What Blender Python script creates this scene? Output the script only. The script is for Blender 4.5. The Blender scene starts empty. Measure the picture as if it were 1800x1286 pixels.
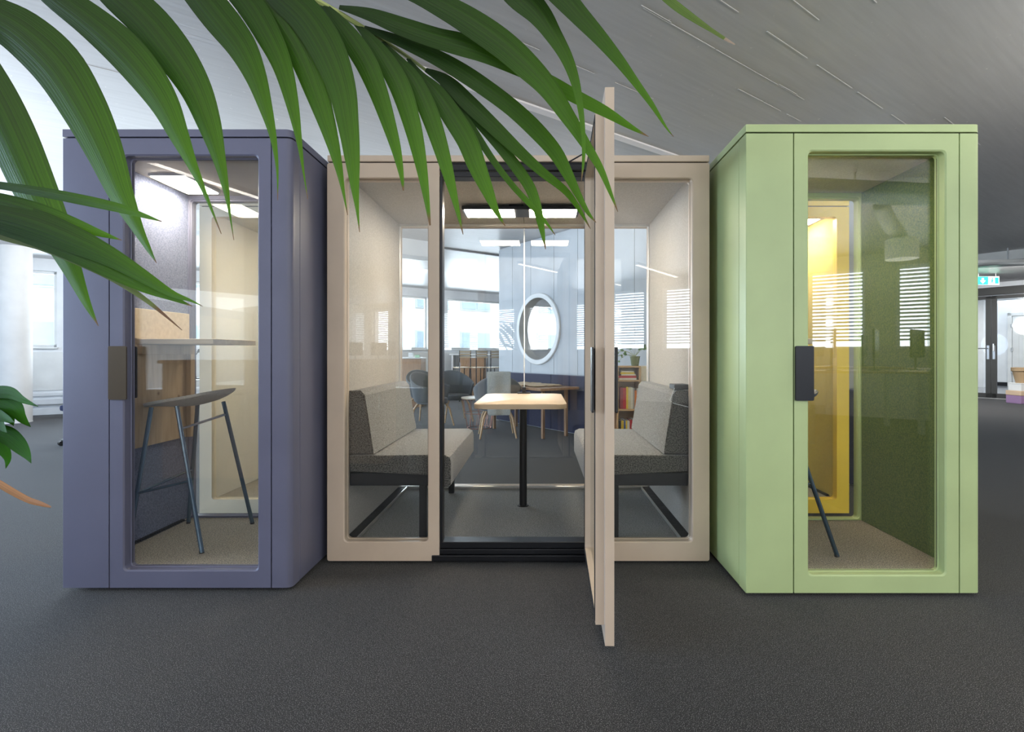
import bpy, bmesh, math, random
from mathutils import Vector, Matrix
random.seed(7)
SC = bpy.context.scene
PI = math.pi
# ------------------------------------------------------------------ camera, world, lights, exposure
F = 937.0; VX = 946.0; VY = 621.0; H = 1.17
cd = bpy.data.cameras.new('camera'); cam = bpy.data.objects.new('camera', cd)
SC.collection.objects.link(cam); SC.camera = cam
cam.location = (0, 0, H); cam.rotation_euler = (PI/2, 0, 0)
cd.sensor_width = 36; cd.lens = F/1800*36; cd.shift_x = -46/1800; cd.shift_y = -22/1800
cd.clip_start = .02; cd.clip_end = 300
w = bpy.data.worlds.new('world'); SC.world = w; w.use_nodes = True
bg = w.node_tree.nodes['Background']; bg.inputs[0].default_value = (.80, .90, 1, 1); bg.inputs[1].default_value = 3.0
SC.view_settings.view_transform = 'Standard'; SC.view_settings.look = 'None'
SC.view_settings.gamma = 1; SC.view_settings.use_curve_mapping = False
SC.view_settings.exposure = 0.33
SC.cycles.max_bounces = 10; SC.cycles.diffuse_bounces = 4; SC.cycles.glossy_bounces = 4
SC.cycles.transparent_max_bounces = 24; SC.cycles.use_denoising = True
SC.cycles.sample_clamp_indirect = 6; SC.cycles.caustics_reflective = False
U = Vector((.80, .60, 0)); V = Vector((-.60, .80, 0))      # the building's own two directions
AU = math.atan2(.6, .8)

def area(name, loc, target, sx, sy, power, col):
    l = bpy.data.lights.new(name, 'AREA'); l.shape = 'RECTANGLE'; l.size = sx; l.size_y = sy
    l.energy = power; l.color = col
    o = bpy.data.objects.new(name, l); SC.collection.objects.link(o)
    o.location = loc; o.rotation_euler = (Vector(target)-Vector(loc)).to_track_quat('-Z', 'Y').to_euler()
    return o
# daylight outside the long window front (left/back) and behind the blinds (behind the camera)
c0 = Vector((-9.4, 10.2, 0))
area('daylight_front', c0 + U*5 + V*2.0 + Vector((0, 0, 2.6)), c0 + U*5 - V*3 + Vector((0, 0, .6)), 18, 2.6, 2300, (.80, .90, 1))
area('daylight_left', (-9.6, 1.5, 1.9), (0, 2.5, 1.0), 7, 2.6, 560, (.52, .72, 1))
# added unseen fills that brighten ceiling and window wall, not real fittings
area('fill_window_wall', (-4.6, 9.6, 2.7), (-7.0, 12.6, .9), 7, .6, 90, (.96, .98, 1))  # added fill aimed at the window wall, no lamp of the room
area('fill_up_behind', (.5, -3.2, 1.9), (.5, -3.2, 3), 9, 4.5, 500, (1, .94, .86))
area('fill_up_right', (5.6, .6, 1.9), (5.6, .6, 3), 5, 4, 210, (1, .95, .9))
area('fill_up_lounge', (-1.5, 6.6, 2.1), (-1.5, 6.6, 3), 5, 2.2, 32, (.92, .96, 1))
area('fill_up_left', (-5.5, 4.0, 1.7), (-5.5, 4.0, 3), 4, 5, 135, (.84, .92, 1))
area('fill_up_windows', (-4.2, 11.5, 1.9), (-4.2, 11.5, 3), 9, 1.5, 25, (.95, .97, 1)).rotation_euler.z = AU
area('fill_far_hall', (9.5, 11.0, 2.78), (10.2, 12.5, 0), 2.5, 1.5, 150, (1, .97, .93))  # unseen fill added to brighten the far hall wall
area('fill_corridor', (15.0, 16.5, 2.9), (15.2, 17.0, 0), 3, 3, 130, (1, .98, .95))  # unseen fill added because the corridor came out too dark

# ------------------------------------------------------------------ helpers
def P(px, py, z):                                    # a pixel of the 1800x1286 photo and a distance -> a world point
    return Vector(((px-VX)*z/F, z, H-(py-VY)*z/F))
def link(o): SC.collection.objects.link(o); return o
def tag(o, label=None, cat=None, group=None, kind=None):
    if label: o['label'] = label
    if cat: o['category'] = cat
    if group: o['group'] = group
    if kind: o['kind'] = kind
    return o
def thing(name, label, cat, loc=(0, 0, 0), rz=0, group=None):
    o = link(bpy.data.objects.new(name, None)); o.empty_display_size = .1
    o.location = loc; o.rotation_euler = (0, 0, rz)
    return tag(o, label, cat, group)
def obj(name, bm, m, parent=None, smooth=False, loc=None, rz=None):
    bmesh.ops.recalc_face_normals(bm, faces=bm.faces)
    me = bpy.data.meshes.new(name); bm.to_mesh(me); bm.free()
    if smooth:
        for p in me.polygons: p.use_smooth = True
        try: me.set_sharp_from_angle(angle=math.radians(28))
        except Exception: pass
    for mm in (m if isinstance(m, (list, tuple)) else [m]): me.materials.append(mm)
    o = link(bpy.data.objects.new(name, me))
    if parent: o.parent = parent
    if loc is not None: o.location = loc
    if rz is not None: o.rotation_euler = (0, 0, rz)
    return o
def B(): return bmesh.new()
def box(bm, x0, x1, y0, y1, z0, z1, bev=0, mi=0, M=None, seg=2):
    cx, cy, cz = (x0+x1)/2, (y0+y1)/2, (z0+z1)/2
    g = bmesh.ops.create_cube(bm, size=1, matrix=Matrix.Translation((cx, cy, cz)) @ Matrix.Diagonal((abs(x1-x0), abs(y1-y0), abs(z1-z0), 1)))
    vs = g['verts']
    fs = set(f for v in vs for f in v.link_faces)
    if bev:
        es = set(e for v in vs for e in v.link_edges)
        r = bmesh.ops.bevel(bm, geom=list(es), offset=bev, segments=seg, profile=.5, affect='EDGES')
        vs = list(set(v for f in r['faces'] for v in f.verts) | set(v for v in vs if v.is_valid))
        fs = set(f for v in vs for f in v.link_faces)
    for f in fs: f.material_index = mi
    if M is not None: bmesh.ops.transform(bm, matrix=M, verts=vs)
    return vs
def bx(*a, **k): bm = B(); box(bm, *a, **k); return bm
def prism(bm, pts, axis, a, b, M=None):
    """pts: 2D outline; axis 'x','y','z' = extrusion axis"""
    def mk(p, t):
        return {'x': (t, p[0], p[1]), 'y': (p[0], t, p[1]), 'z': (p[0], p[1], t)}[axis]
    v0 = [bm.verts.new(mk(p, a)) for p in pts]; v1 = [bm.verts.new(mk(p, b)) for p in pts]
    n = len(pts); bm.faces.new(v0); bm.faces.new(v1[::-1])
    for i in range(n): bm.faces.new((v0[i], v0[(i+1) % n], v1[(i+1) % n], v1[i]))
    if M is not None: bmesh.ops.transform(bm, matrix=M, verts=v0+v1)
    return v0+v1
def tube(bm, pts, r, n=10, closed=False, cap=True):
    pts = [Vector(p) for p in pts]; N = len(pts)
    rs = r if isinstance(r, (list, tuple)) else [r]*N
    rings = []; up = None
    for i, p in enumerate(pts):
        if closed: d = pts[(i+1) % N]-pts[i-1]
        else: d = pts[min(i+1, N-1)]-pts[max(i-1, 0)]
        d.normalize()
        if up is None:
            up = Vector((0, 0, 1)) if abs(d.z) < .9 else Vector((1, 0, 0))
        s = d.cross(up)
        if s.length < 1e-4: s = d.cross(Vector((0, 1, 0)))
        s.normalize(); up = s.cross(d).normalized()
        rings.append([bm.verts.new(p+(s*math.cos(2*PI*k/n)+up*math.sin(2*PI*k/n))*rs[i]) for k in range(n)])
    for i in range(N if closed else N-1):
        a, b = rings[i], rings[(i+1) % N]
        for k in range(n): bm.faces.new((a[k], a[(k+1) % n], b[(k+1) % n], b[k]))
    if cap and not closed:
        bm.faces.new(rings[0][::-1]); bm.faces.new(rings[-1])
def lathe(bm, prof, n=24, c=(0, 0, 0)):
    rings = []
    for r, z in prof:
        rings.append([bm.verts.new((c[0]+r*math.cos(2*PI*k/n), c[1]+r*math.sin(2*PI*k/n), c[2]+z)) for k in range(n)])
    for a, b in zip(rings, rings[1:]):
        for k in range(n): bm.faces.new((a[k], a[(k+1) % n], b[(k+1) % n], b[k]))
    if prof[0][0] > 1e-5: bm.faces.new(rings[0][::-1])
    if prof[-1][0] > 1e-5: bm.faces.new(rings[-1])
    bmesh.ops.remove_doubles(bm, verts=bm.verts, dist=1e-5)
def rrect(x0, x1, z0, z1, r, n=5):
    pts = []
    for cx, cz, a0 in ((x1-r, z1-r, 0), (x0+r, z1-r, PI/2), (x0+r, z0+r, PI), (x1-r, z0+r, 1.5*PI)):
        for k in range(n+1):
            a = a0+k*PI/2/n; pts.append((cx+r*math.cos(a), cz+r*math.sin(a)))
    return pts
def frame(bm, outer, inner, y0, y1, ch=.004):
    """flat ring between two outlines with equal point counts, in the xz plane, from y0 (front) to y1; inner lip chamfered"""
    n = len(outer)
    cx = sum(p[0] for p in inner)/n; cz = sum(p[1] for p in inner)/n
    def grow(p, d): return (p[0]+(d if p[0] > cx else -d), p[1]+(d if p[1] > cz else -d))
    L = [[bm.verts.new((p[0], y1, p[1])) for p in outer], [bm.verts.new((p[0], y0, p[1])) for p in outer],
         [bm.verts.new((q[0], y0, q[1])) for q in [grow(p, ch) for p in inner]],
         [bm.verts.new((p[0], y0+ch, p[1])) for p in inner], [bm.verts.new((p[0], y1, p[1])) for p in inner]]
    for i in range(5):
        a, b = L[i], L[(i+1) % 5]
        for k in range(n): bm.faces.new((a[k], a[(k+1) % n], b[(k+1) % n], b[k]))

# ------------------------------------------------------------------ materials
MATS = {}
def nodes(name):
    m = bpy.data.materials.new(name); m.use_nodes = True; MATS[name] = m
    nt = m.node_tree; return m, nt, nt.nodes['Principled BSDF']
def N(nt, t, **k):
    n = nt.nodes.new(t)
    for a, b in k.items(): setattr(n, a, b)
    return n
def noise(nt, scale, detail=2, coord='Object', stretch=None, rough=.5):
    tc = N(nt, 'ShaderNodeTexCoord'); mp = N(nt, 'ShaderNodeMapping')
    if stretch: mp.inputs['Scale'].default_value = stretch
    nt.links.new(tc.outputs[coord], mp.inputs[0])
    n = N(nt, 'ShaderNodeTexNoise'); n.inputs['Scale'].default_value = scale; n.inputs['Detail'].default_value = detail
    n.inputs['Roughness'].default_value = rough
    nt.links.new(mp.outputs[0], n.inputs['Vector']); return n
def ramp(nt, src, stops):
    r = N(nt, 'ShaderNodeValToRGB'); e = r.color_ramp.elements
    while len(e) < len(stops): e.new(.5)
    for i, (p, c) in enumerate(stops):
        e[i].position = p; e[i].color = (*c, 1) if len(c) == 3 else c
    nt.links.new(src, r.inputs[0]); return r
def bump(nt, b, src, strength, dist=.002):
    n = N(nt, 'ShaderNodeBump'); n.inputs['Strength'].default_value = strength; n.inputs['Distance'].default_value = dist
    nt.links.new(src, n.inputs['Height']); nt.links.new(n.outputs[0], b.inputs['Normal'])
def paint(name, col, rough=.5, metal=0, var=.06, spec=.5, bs=.05):
    m, nt, b = nodes(name)
    n = noise(nt, 3.0, 4)
    c = Vector(col)
    r = ramp(nt, n.outputs[0], [(.3, tuple(c*(1-var))), (.7, tuple(c*(1+var)))])
    nt.links.new(r.outputs[0], b.inputs['Base Color'])
    n2 = noise(nt, 350, 2); bump(nt, b, n2.outputs[0], bs, .001)
    b.inputs['Roughness'].default_value = rough; b.inputs['Metallic'].default_value = metal
    b.inputs['Specular IOR Level'].default_value = spec
    return m
def felt(name, ca, cb, scale=140, rough=.95, bs=.5, lo=.35, hi=.65, extra=None):
    m, nt, b = nodes(name)
    n = noise(nt, scale, 3, rough=.7)
    st = [(lo, ca), (hi, cb)]
    if extra: st.append((min(.99, hi+.12), extra))
    r = ramp(nt, n.outputs[0], st)
    nt.links.new(r.outputs[0], b.inputs['Base Color']); bump(nt, b, n.outputs[0], bs, .003)
    b.inputs['Roughness'].default_value = rough; b.inputs['Specular IOR Level'].default_value = .25
    b.inputs['Sheen Weight'].default_value = .25; b.inputs['Sheen Roughness'].default_value = .5
    return m
def wood(name, ca, cb, stretch=(1, 14, 14), knots=False, rough=.45):
    m, nt, b = nodes(name)
    n = noise(nt, 3, 6, stretch=stretch, rough=.6)
    r = ramp(nt, n.outputs[0], [(.3, ca), (.7, cb)])
    out = r.outputs[0]
    if knots:
        tc = N(nt, 'ShaderNodeTexCoord'); v = N(nt, 'ShaderNodeTexVoronoi'); v.inputs['Scale'].default_value = 7
        nt.links.new(tc.outputs['Object'], v.inputs['Vector'])
        k = ramp(nt, v.outputs['Distance'], [(.07, (0, 0, 0)), (.13, (1, 1, 1))])
        mx = N(nt, 'ShaderNodeMix', data_type='RGBA'); mx.inputs[6].default_value = (.12, .06, .03, 1)
        nt.links.new(k.outputs[0], mx.inputs[0]); nt.links.new(out, mx.inputs[7]); out = mx.outputs[2]
    nt.links.new(out, b.inputs['Base Color']); bump(nt, b, n.outputs[0], .08)
    b.inputs['Roughness'].default_value = rough
    return m
def glass(name, tint=(.985, .99, .985), base=.05):
    m, nt, b = nodes(name); nt.nodes.remove(b)
    t = N(nt, 'ShaderNodeBsdfTransparent'); t.inputs[0].default_value = (*tint, 1)
    g = N(nt, 'ShaderNodeBsdfGlossy'); g.inputs['Roughness'].default_value = .0
    lw = N(nt, 'ShaderNodeLayerWeight'); lw.inputs[0].default_value = .5
    p = N(nt, 'ShaderNodeMath', operation='POWER'); p.inputs[1].default_value = 5
    nt.links.new(lw.outputs['Facing'], p.inputs[0])
    ma = N(nt, 'ShaderNodeMath', operation='MULTIPLY_ADD'); ma.inputs[1].default_value = 1-base; ma.inputs[2].default_value = base
    nt.links.new(p.outputs[0], ma.inputs[0])
    mx = N(nt, 'ShaderNodeMixShader'); nt.links.new(ma.outputs[0], mx.inputs[0])
    nt.links.new(t.outputs[0], mx.inputs[1]); nt.links.new(g.outputs[0], mx.inputs[2])
    nt.links.new(mx.outputs[0], nt.nodes['Material Output'].inputs[0])
    return m
def emit(name, col, s):
    m, nt, b = nodes(name)
    b.inputs['Base Color'].default_value = (*col, 1); b.inputs['Emission Color'].default_value = (*col, 1)
    b.inputs['Emission Strength'].default_value = s
    return m
blue_m = paint('slate_blue_lacquer', (.150, .153, .228), .42)
beige_m = paint('sand_lacquer', (.66, .53, .41), .42)
green_m = paint('pale_green_lacquer', (.50, .615, .30), .42)
cream_m = paint('cream_lacquer', (.80, .70, .52), .42)
yellow_m = paint('yellow_lacquer', (.90, .63, .05), .42)
dark_m = paint('graphite_metal', (.025, .026, .030), .38, .6)
black_m = paint('black_matt_metal', (.014, .014, .016), .45)
gap_m = paint('dark_joint', (.012, .012, .014), .8)
plate_reflect_m = paint('anodised_plate_brown_reflection', (.085, .062, .038), .35, .5)  # dark handle plate with the mirrored room's brown put into its colour
steel_m = paint('brushed_steel', (.55, .56, .57), .28, .9)
alu_m = paint('aluminium', (.70, .69, .66), .32, .8)
white_m = paint('white_wall_paint', (.78, .80, .82), .6)
offwhite_m = paint('off_white_lacquer', (.72, .73, .72), .5)
column_m = paint('column_plaster', (.78, .77, .75), .7)
greywall_m = paint('pale_blue_grey_panel', (.50, .53, .555), .55)
dwhite_m = paint('white_door_paint', (.74, .75, .74), .4)
navy_m = felt('navy_upholstery', (.020, .024, .055), (.035, .042, .095), 120)
felt_blue = felt('blue_grey_felt', (.08, .10, .175), (.185, .21, .315))
felt_grey = felt('sand_grey_felt', (.40, .375, .34), (.56, .53, .49))
felt_green = felt('moss_green_felt', (.045, .105, .030), (.15, .20, .045))
felt_cream = felt('cream_felt', (.70, .65, .54), (.80, .75, .64))
felt_yellow = felt('ochre_felt', (.50, .37, .03), (.66, .50, .06))
bench_m = felt('speckled_grey_wool', (.085, .084, .080), (.37, .365, .355), 190, lo=.38, hi=.60)
bench_dark = felt('dark_grey_wool', (.03, .03, .028), (.19, .18, .165), 150, lo=.38, hi=.60)
chair_grey = felt('grey_chair_upholstery', (.10, .108, .11), (.17, .18, .185), 140)
throw_m = felt('pale_throw', (.38, .39, .36), (.50, .51, .48), 90)
tan_carpet = felt('sand_speckled_carpet', (.06, .05, .038), (.46, .40, .30), 190, lo=.40, hi=.60)
grey_carpet = felt('grey_speckled_carpet', (.035, .038, .038), (.30, .30, .285), 190, lo=.40, hi=.60)
oak_m = wood('oak', (.52, .33, .17), (.68, .46, .26))
maple_m = wood('pale_plywood', (.58, .46, .31), (.70, .58, .41))
pine_m = wood('knotty_pine', (.40, .29, .19), (.53, .40, .27), (12, 12, 1.2), knots=True)
walnut_m = wood('brown_veneer', (.30, .17, .09), (.46, .28, .16), (12, 12, 1.5))
copper_m = paint('rose_copper_wire', (.62, .30, .22), .3, .8)
stoolleg_m = paint('petrol_blue_tube', (.030, .060, .090), .22, .3)
glass_m = glass('clear_glass')
hall_glass_m = glass('hall_glass', (.98, .99, .99), .012)
wglass_m = glass('window_glass', (.97, .99, 1), .04)
warm_lamp = emit('warm_lamp_panel', (1, .88, .70), 56)
cool_lamp = emit('neutral_lamp_tube', (1, .93, .84), 9)

# carpet
m, nt, b = nodes('charcoal_carpet'); carpet_m = m
n1 = noise(nt, 300, 1, rough=.5); n2 = noise(nt, 1.1, 3); n3 = noise(nt, 60, 2, stretch=(1, 1, 1))
r = ramp(nt, n1.outputs[0], [(.36, (.006, .0055, .0055)), (.58, (.025, .024, .024)), (.70, (.26, .25, .245))])
nt.links.new(r.outputs[0], b.inputs['Base Color']); bump(nt, b, n1.outputs[0], .8, .004)
b.inputs['Roughness'].default_value = .85; b.inputs['Specular IOR Level'].default_value = .3
b.inputs['Sheen Weight'].default_value = .15; b.inputs['Sheen Roughness'].default_value = .45
# board-marked painted concrete, boards run along U
m, nt, b = nodes('painted_concrete_ceiling'); ceil_m = m
tc = N(nt, 'ShaderNodeTexCoord'); mp = N(nt, 'ShaderNodeMapping'); mp.vector_type = 'POINT'
mp.inputs['Rotation'].default_value = (0, 0, -AU)
nt.links.new(tc.outputs['Object'], mp.inputs[0])
nz = N(nt, 'ShaderNodeTexNoise'); nz.inputs['Scale'].default_value = 2.2; nz.inputs['Detail'].default_value = 6
st = N(nt, 'ShaderNodeMapping'); st.inputs['Scale'].default_value = (1, 16, 1)
nt.links.new(mp.outputs[0], st.inputs[0]); nt.links.new(st.outputs[0], nz.inputs['Vector'])
big = N(nt, 'ShaderNodeTexNoise'); big.inputs['Scale'].default_value = .7; nt.links.new(mp.outputs[0], big.inputs['Vector'])
r1 = ramp(nt, nz.outputs[0], [(.30, (.47, .475, .48)), (.72, (.53, .535, .54))])
sp = N(nt, 'ShaderNodeTexNoise'); sp.inputs['Scale'].default_value = 26; sp.inputs['Detail'].default_value = 3
nt.links.new(mp.outputs[0], sp.inputs['Vector'])
r2 = ramp(nt, sp.outputs[0], [(.70, (0, 0, 0)), (.76, (1, 1, 1))])
mx = N(nt, 'ShaderNodeMix', data_type='RGBA'); mx.inputs[7].default_value = (.72, .71, .69, 1)
nt.links.new(r2.outputs[0], mx.inputs[0]); nt.links.new(r1.outputs[0], mx.inputs[6])
nt.links.new(mx.outputs[2], b.inputs['Base Color'])
b.inputs['Roughness'].default_value = .38; b.inputs['Specular IOR Level'].default_value = .35
ad = N(nt, 'ShaderNodeMath', operation='ADD'); nt.links.new(nz.outputs[0], ad.inputs[0]); nt.links.new(r2.outputs[0], ad.inputs[1])
bump(nt, b, ad.outputs[0], .25, .006)

# leaf: u across, v along
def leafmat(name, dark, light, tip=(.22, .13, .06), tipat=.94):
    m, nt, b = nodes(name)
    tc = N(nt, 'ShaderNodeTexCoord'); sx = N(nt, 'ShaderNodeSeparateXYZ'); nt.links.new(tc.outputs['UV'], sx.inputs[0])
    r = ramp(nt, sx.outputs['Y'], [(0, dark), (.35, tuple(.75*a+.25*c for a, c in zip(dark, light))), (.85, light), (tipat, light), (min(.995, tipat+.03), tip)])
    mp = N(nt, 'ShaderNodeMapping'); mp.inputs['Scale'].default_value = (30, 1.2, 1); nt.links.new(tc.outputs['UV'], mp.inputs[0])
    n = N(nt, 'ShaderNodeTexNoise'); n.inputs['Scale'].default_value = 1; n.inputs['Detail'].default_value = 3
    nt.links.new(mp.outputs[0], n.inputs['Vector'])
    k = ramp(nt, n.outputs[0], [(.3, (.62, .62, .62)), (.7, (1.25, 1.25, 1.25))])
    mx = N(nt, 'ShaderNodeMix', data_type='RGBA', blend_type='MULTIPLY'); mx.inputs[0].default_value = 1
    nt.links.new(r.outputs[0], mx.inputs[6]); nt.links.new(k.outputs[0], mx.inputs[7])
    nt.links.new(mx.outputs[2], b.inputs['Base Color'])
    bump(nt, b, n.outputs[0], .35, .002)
    b.inputs['Roughness'].default_value = .38; b.inputs['Specular IOR Level'].default_value = .3
    tr = N(nt, 'ShaderNodeBsdfTranslucent'); nt.links.new(mx.outputs[2], tr.inputs[0])
    ms = N(nt, 'ShaderNodeMixShader'); ms.inputs[0].default_value = .35
    out = nt.nodes['Material Output']
    nt.links.new(b.outputs[0], ms.inputs[1]); nt.links.new(tr.outputs[0], ms.inputs[2]); nt.links.new(ms.outputs[0], out.inputs[0])
    return m
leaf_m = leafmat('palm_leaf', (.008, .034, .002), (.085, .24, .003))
leaf_pale = leafmat('palm_leaf_underside', (.16, .22, .07), (.20, .26, .08), (.20, .11, .06), .85)
leaf_dry = leafmat('dry_palm_leaf', (.50, .28, .15), (.45, .22, .10), (.35, .22, .15), .95)
leaf_half = leafmat('palm_leaf_brown_end', (.10, .20, .03), (.15, .22, .05), (.42, .33, .25), .55)
mon_m = leafmat('monstera_leaf', (.010, .060, .004), (.035, .16, .008), (.03, .11, .01), .9)
for n_ in mon_m.node_tree.nodes:
    if n_.type == 'BSDF_PRINCIPLED': n_.inputs['Roughness'].default_value = .55; n_.inputs['Specular IOR Level'].default_value = .15
rachis_m = paint('pale_green_stalk', (.30, .36, .12), .45)

# ------------------------------------------------------------------ setting
def struct(name, bm, m, parent=None, **k): o = obj(name, bm, m, parent, **k); o['kind'] = 'structure'; return o
HC = 3.0
def Lp(s, t, z=0): return U*s + V*t + Vector((0, 0, z))     # building coordinates
def ubox(bm, s0, s1, t0, t1, z0, z1, bev=0):                # box aligned with the building
    return box(bm, s0, s1, t0, t1, z0, z1, bev, M=Matrix.Rotation(AU, 4, 'Z'))
struct('floor', bx(-16, 26, -12, 26, -.1, 0), carpet_m)
bmc = B()
beam_t = Vector((-5.4, 6.0, 0)).dot(V)      # t of the beam line
beam_s0 = Vector((-5.4, 6.0, 0)).dot(U)
rb_s = Vector((8.1, 9.85, 0)).dot(U)        # the beam across the right-hand end
ubox(bmc, -14, 24, -12, beam_t+.35, HC, HC+.25)
ubox(bmc, -14, 24, beam_t+.35, 16, HC-.02, HC+.25)
struct('ceiling', bmc, ceil_m)
bmt = B(); ubox(bmt, beam_s0-8, 3.9, beam_t, beam_t+.35, 2.74, HC+.01, .01); struct('trim_1', bmt, white_m)
bmt = B(); ubox(bmt, rb_s, rb_s+.5, -6, 16, 2.83, HC+.01, .01); struct('trim_2', bmt, offwhite_m)
a = Vector((-.214, 3.785, 0)); ta = a.dot(V)
bmt = B(); ubox(bmt, -8, 9, ta, ta+.075, HC-.014, HC+.005, .003); struct('trim_3', bmt, paint('white_joint_strip', (.92, .89, .90), .5))
# raised board seams of the ceiling formwork
seam_m = paint('paint_ridge', (.58, .58, .57), .4)
for i, (px, py, s0, s1) in enumerate([(1487, 217, -3, 6), (1586, 214, -3, 5.2), (1726, 179, -1.5, 3.6), (1330, 125, -2, 4.4), (1640, 60, -2, 2.0), (1420, 20, -1.0, 6.0),
                                      (1730, 380, 3, 7.5), (230, 190, -7, -1), (180, 120, -7, 0), (1000, 110, -3, 3.0)]):
    z = (HC-H)*F/(VY-py); q = P(px, py, z); t = q.dot(V)
    bmt = B()
    segs = 14
    for k in range(segs):
        if random.random() < .25: continue
        sa = s0+(s1-s0)*k/segs; sb = s0+(s1-s0)*(k+random.uniform(.5, 1))/segs
        wd = random.uniform(.0015, .004)
        ubox(bmt, sa, sb, t-wd, t+wd, HC-.003, HC+.002)
    struct('trim_%d' % (i+4), bmt, seam_m)

# long window front (left and beyond), along U
win_s0 = c0.dot(U); win_t = c0.dot(V)
SILL, HEAD = 1.29, 2.75
pw = 1.55
bmw = B()
sA, sB = win_s0-4, win_s0+20
ubox(bmw, sA, sB, win_t, win_t+.25, 0, SILL, 0)
ubox(bmw, sA, sB, win_t, win_t+.25, HEAD, HC, 0)
sx = P(49, 700, 10.2).dot(U)
edges = []
s = sA
base_r = c0.dot(U) + .0
# pane layout: a jamb ends near pixel 100, repeats every 1.9 m
j0 = Vector(((100-VX)/F*10.0, 10.0, 0)).dot(U)
piers = [(q0+win_s0, q1+win_s0) for q0, q1 in ((-6.0, -5.6), (-2.7, -2.3), (.14, .56), (3.9, 4.3), (7.89, 8.5), (13.2, 13.6), (17.4, 17.9))]
for q0, q1 in piers: ubox(bmw, q0, q1, win_t, win_t+.25, SILL, HEAD, 0)
ubox(bmw, sA, piers[0][0], win_t, win_t+.25, SILL, HEAD, 0); ubox(bmw, piers[-1][1], sB, win_t, win_t+.25, SILL, HEAD, 0)
struct('wall_back', bmw, white_m)
for i, ((_, k0), (k1, _)) in enumerate(zip(piers, piers[1:])):
    wn = link(bpy.data.objects.new('window_%d' % (i+1), None)); wn['kind'] = 'structure'
    f = B()
    a0, a1 = k0, k1; y0, y1 = win_t+.10, win_t+.16
    for (q0, q1, z0, z1) in ((a0, a0+.05, SILL, HEAD), (a1-.05, a1, SILL, HEAD), (a0, a1, SILL, SILL+.05), (a0, a1, HEAD-.05, HEAD), ((a0+a1)/2-.02, (a0+a1)/2+.02, SILL, HEAD)):
        ubox(f, q0, q1, y0, y1, z0, z1, .004)
    obj('window_frame', f, dwhite_m, wn)
    p1 = B(); ubox(p1, a0+.05, (a0+a1)/2-.02, y0+.02, y0+.03, SILL+.05, HEAD-.05); obj('pane', p1, wglass_m, wn)
    p2 = B(); ubox(p2, (a0+a1)/2+.02, a1-.05, y0+.02, y0+.03, SILL+.05, HEAD-.05); obj('pane', p2, wglass_m, wn)
    sl = B(); ubox(sl, a0-.02, a1+.02, win_t-.06, win_t+.10, SILL-.03, SILL, .005); obj('window_sill', sl, dwhite_m, wn)
# panels and radiator ledges under the windows
bmt = B()
for z0, z1, d in ((.0, .12, .05), (.20, .30, .09), (.36, .42, .05)):
    ubox(bmt, sA, sB, win_t-d, win_t+.01, z0, z1, .006)
struct('baseboard_back', bmt, white_m)
for i, k in enumerate([piers[0][0]+2.15*q for q in range(11)]):
    b_ = B(); ubox(b_, k+.02, k+2.12, win_t-.02, win_t+.005, .46, 1.2, .006); struct('trim_%d' % (20+i), b_, dwhite_m)

# facade across the street
fb = thing('office_building', 'pale building across the street, seen through the far windows', 'building')
ft = win_t+9.0
bmw = B(); ubox(bmw, sA-14, sB+16, ft, ft+1, -6, 14); obj('facade', bmw, paint('facade_render', (.86, .82, .76), .8), fb)
fw_m = paint('facade_window_glass', (.42, .52, .60), .3); ff_m = paint('facade_window_frame', (.62, .68, .74), .5)
for kx in range(-5, 15):
    for kz in range(-1, 4):
        s0 = win_s0+kx*2.3; z0 = .8+kz*2.45
        g = B(); ubox(g, s0, s0+1.7, ft-.08, ft+.02, z0, z0+1.45, .02); wf = obj('window', g, ff_m, fb)
        for h in (0, 1):
            g = B(); ubox(g, s0+.08+h*.80, s0+.80+h*.80, ft-.12, ft-.06, z0+.08, z0+1.37); obj('pane', g, fw_m, wf)

# oval-window wall (runs along -V from its free end), with cladding panels and a navy padded lower part
W0 = Vector((-.69, 9.37, 0)); Dw = -V; Nw = -U        # Dw along wall towards camera-right, Nw faces the pods
wallM = Matrix(((Dw.x, -Nw.x, 0, W0.x), (Dw.y, -Nw.y, 0, W0.y), (0, 0, 1, 0), (0, 0, 0, 1)))   # local x along, y into the wall, z up
oc = 1.15; oz = 1.56; orad = .50; WT = .13
def holed(bm, x0, x1, z0, z1, y0, y1):
    n = max(2, int((x1-x0)/.03)); 
    for i in range(n):
        a, b_ = x0+(x1-x0)*i/n, x0+(x1-x0)*(i+1)/n
        def hh(x): d = orad**2-(x-oc)**2; return math.sqrt(d) if d > 0 else 0
        ha, hb = hh(a), hh(b_)
        pieces = []
        if ha == 0 and hb == 0: pieces = [((a, z0), (b_, z0), (b_, z1), (a, z1))]
        else: pieces = [((a, z0), (b_, z0), (b_, oz-hb), (a, oz-ha)), ((a, oz+ha), (b_, oz+hb), (b_, z1), (a, z1))]
        for q in pieces:
            v0 = [bm.verts.new((p[0], y0, p[1])) for p in q]; v1 = [bm.verts.new((p[0], y1, p[1])) for p in q]
            bm.faces.new(v0); bm.faces.new(v1)
            bm.faces.new((v0[0], v0[1], v1[1], v1[0])); bm.faces.new((v0[2], v0[3], v1[3], v1[2]))
            if i == 0: bm.faces.new((v0[3], v0[0], v1[0], v1[3]))
            if i == n-1: bm.faces.new((v0[1], v0[2], v1[2], v1[1]))
    bmesh.ops.remove_doubles(bm, verts=bm.verts, dist=1e-5)
bmw = B(); holed(bmw, 0, 6.2, .0, HC, .02, WT-.02)
ow = struct('wall_right', bmw, greywall_m); ow.matrix_world = wallM
pe = [0, .42, .95, 1.55, 2.1, 2.65, 3.2, 3.8, 4.4, 5.0, 5.6, 6.2]
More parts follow.
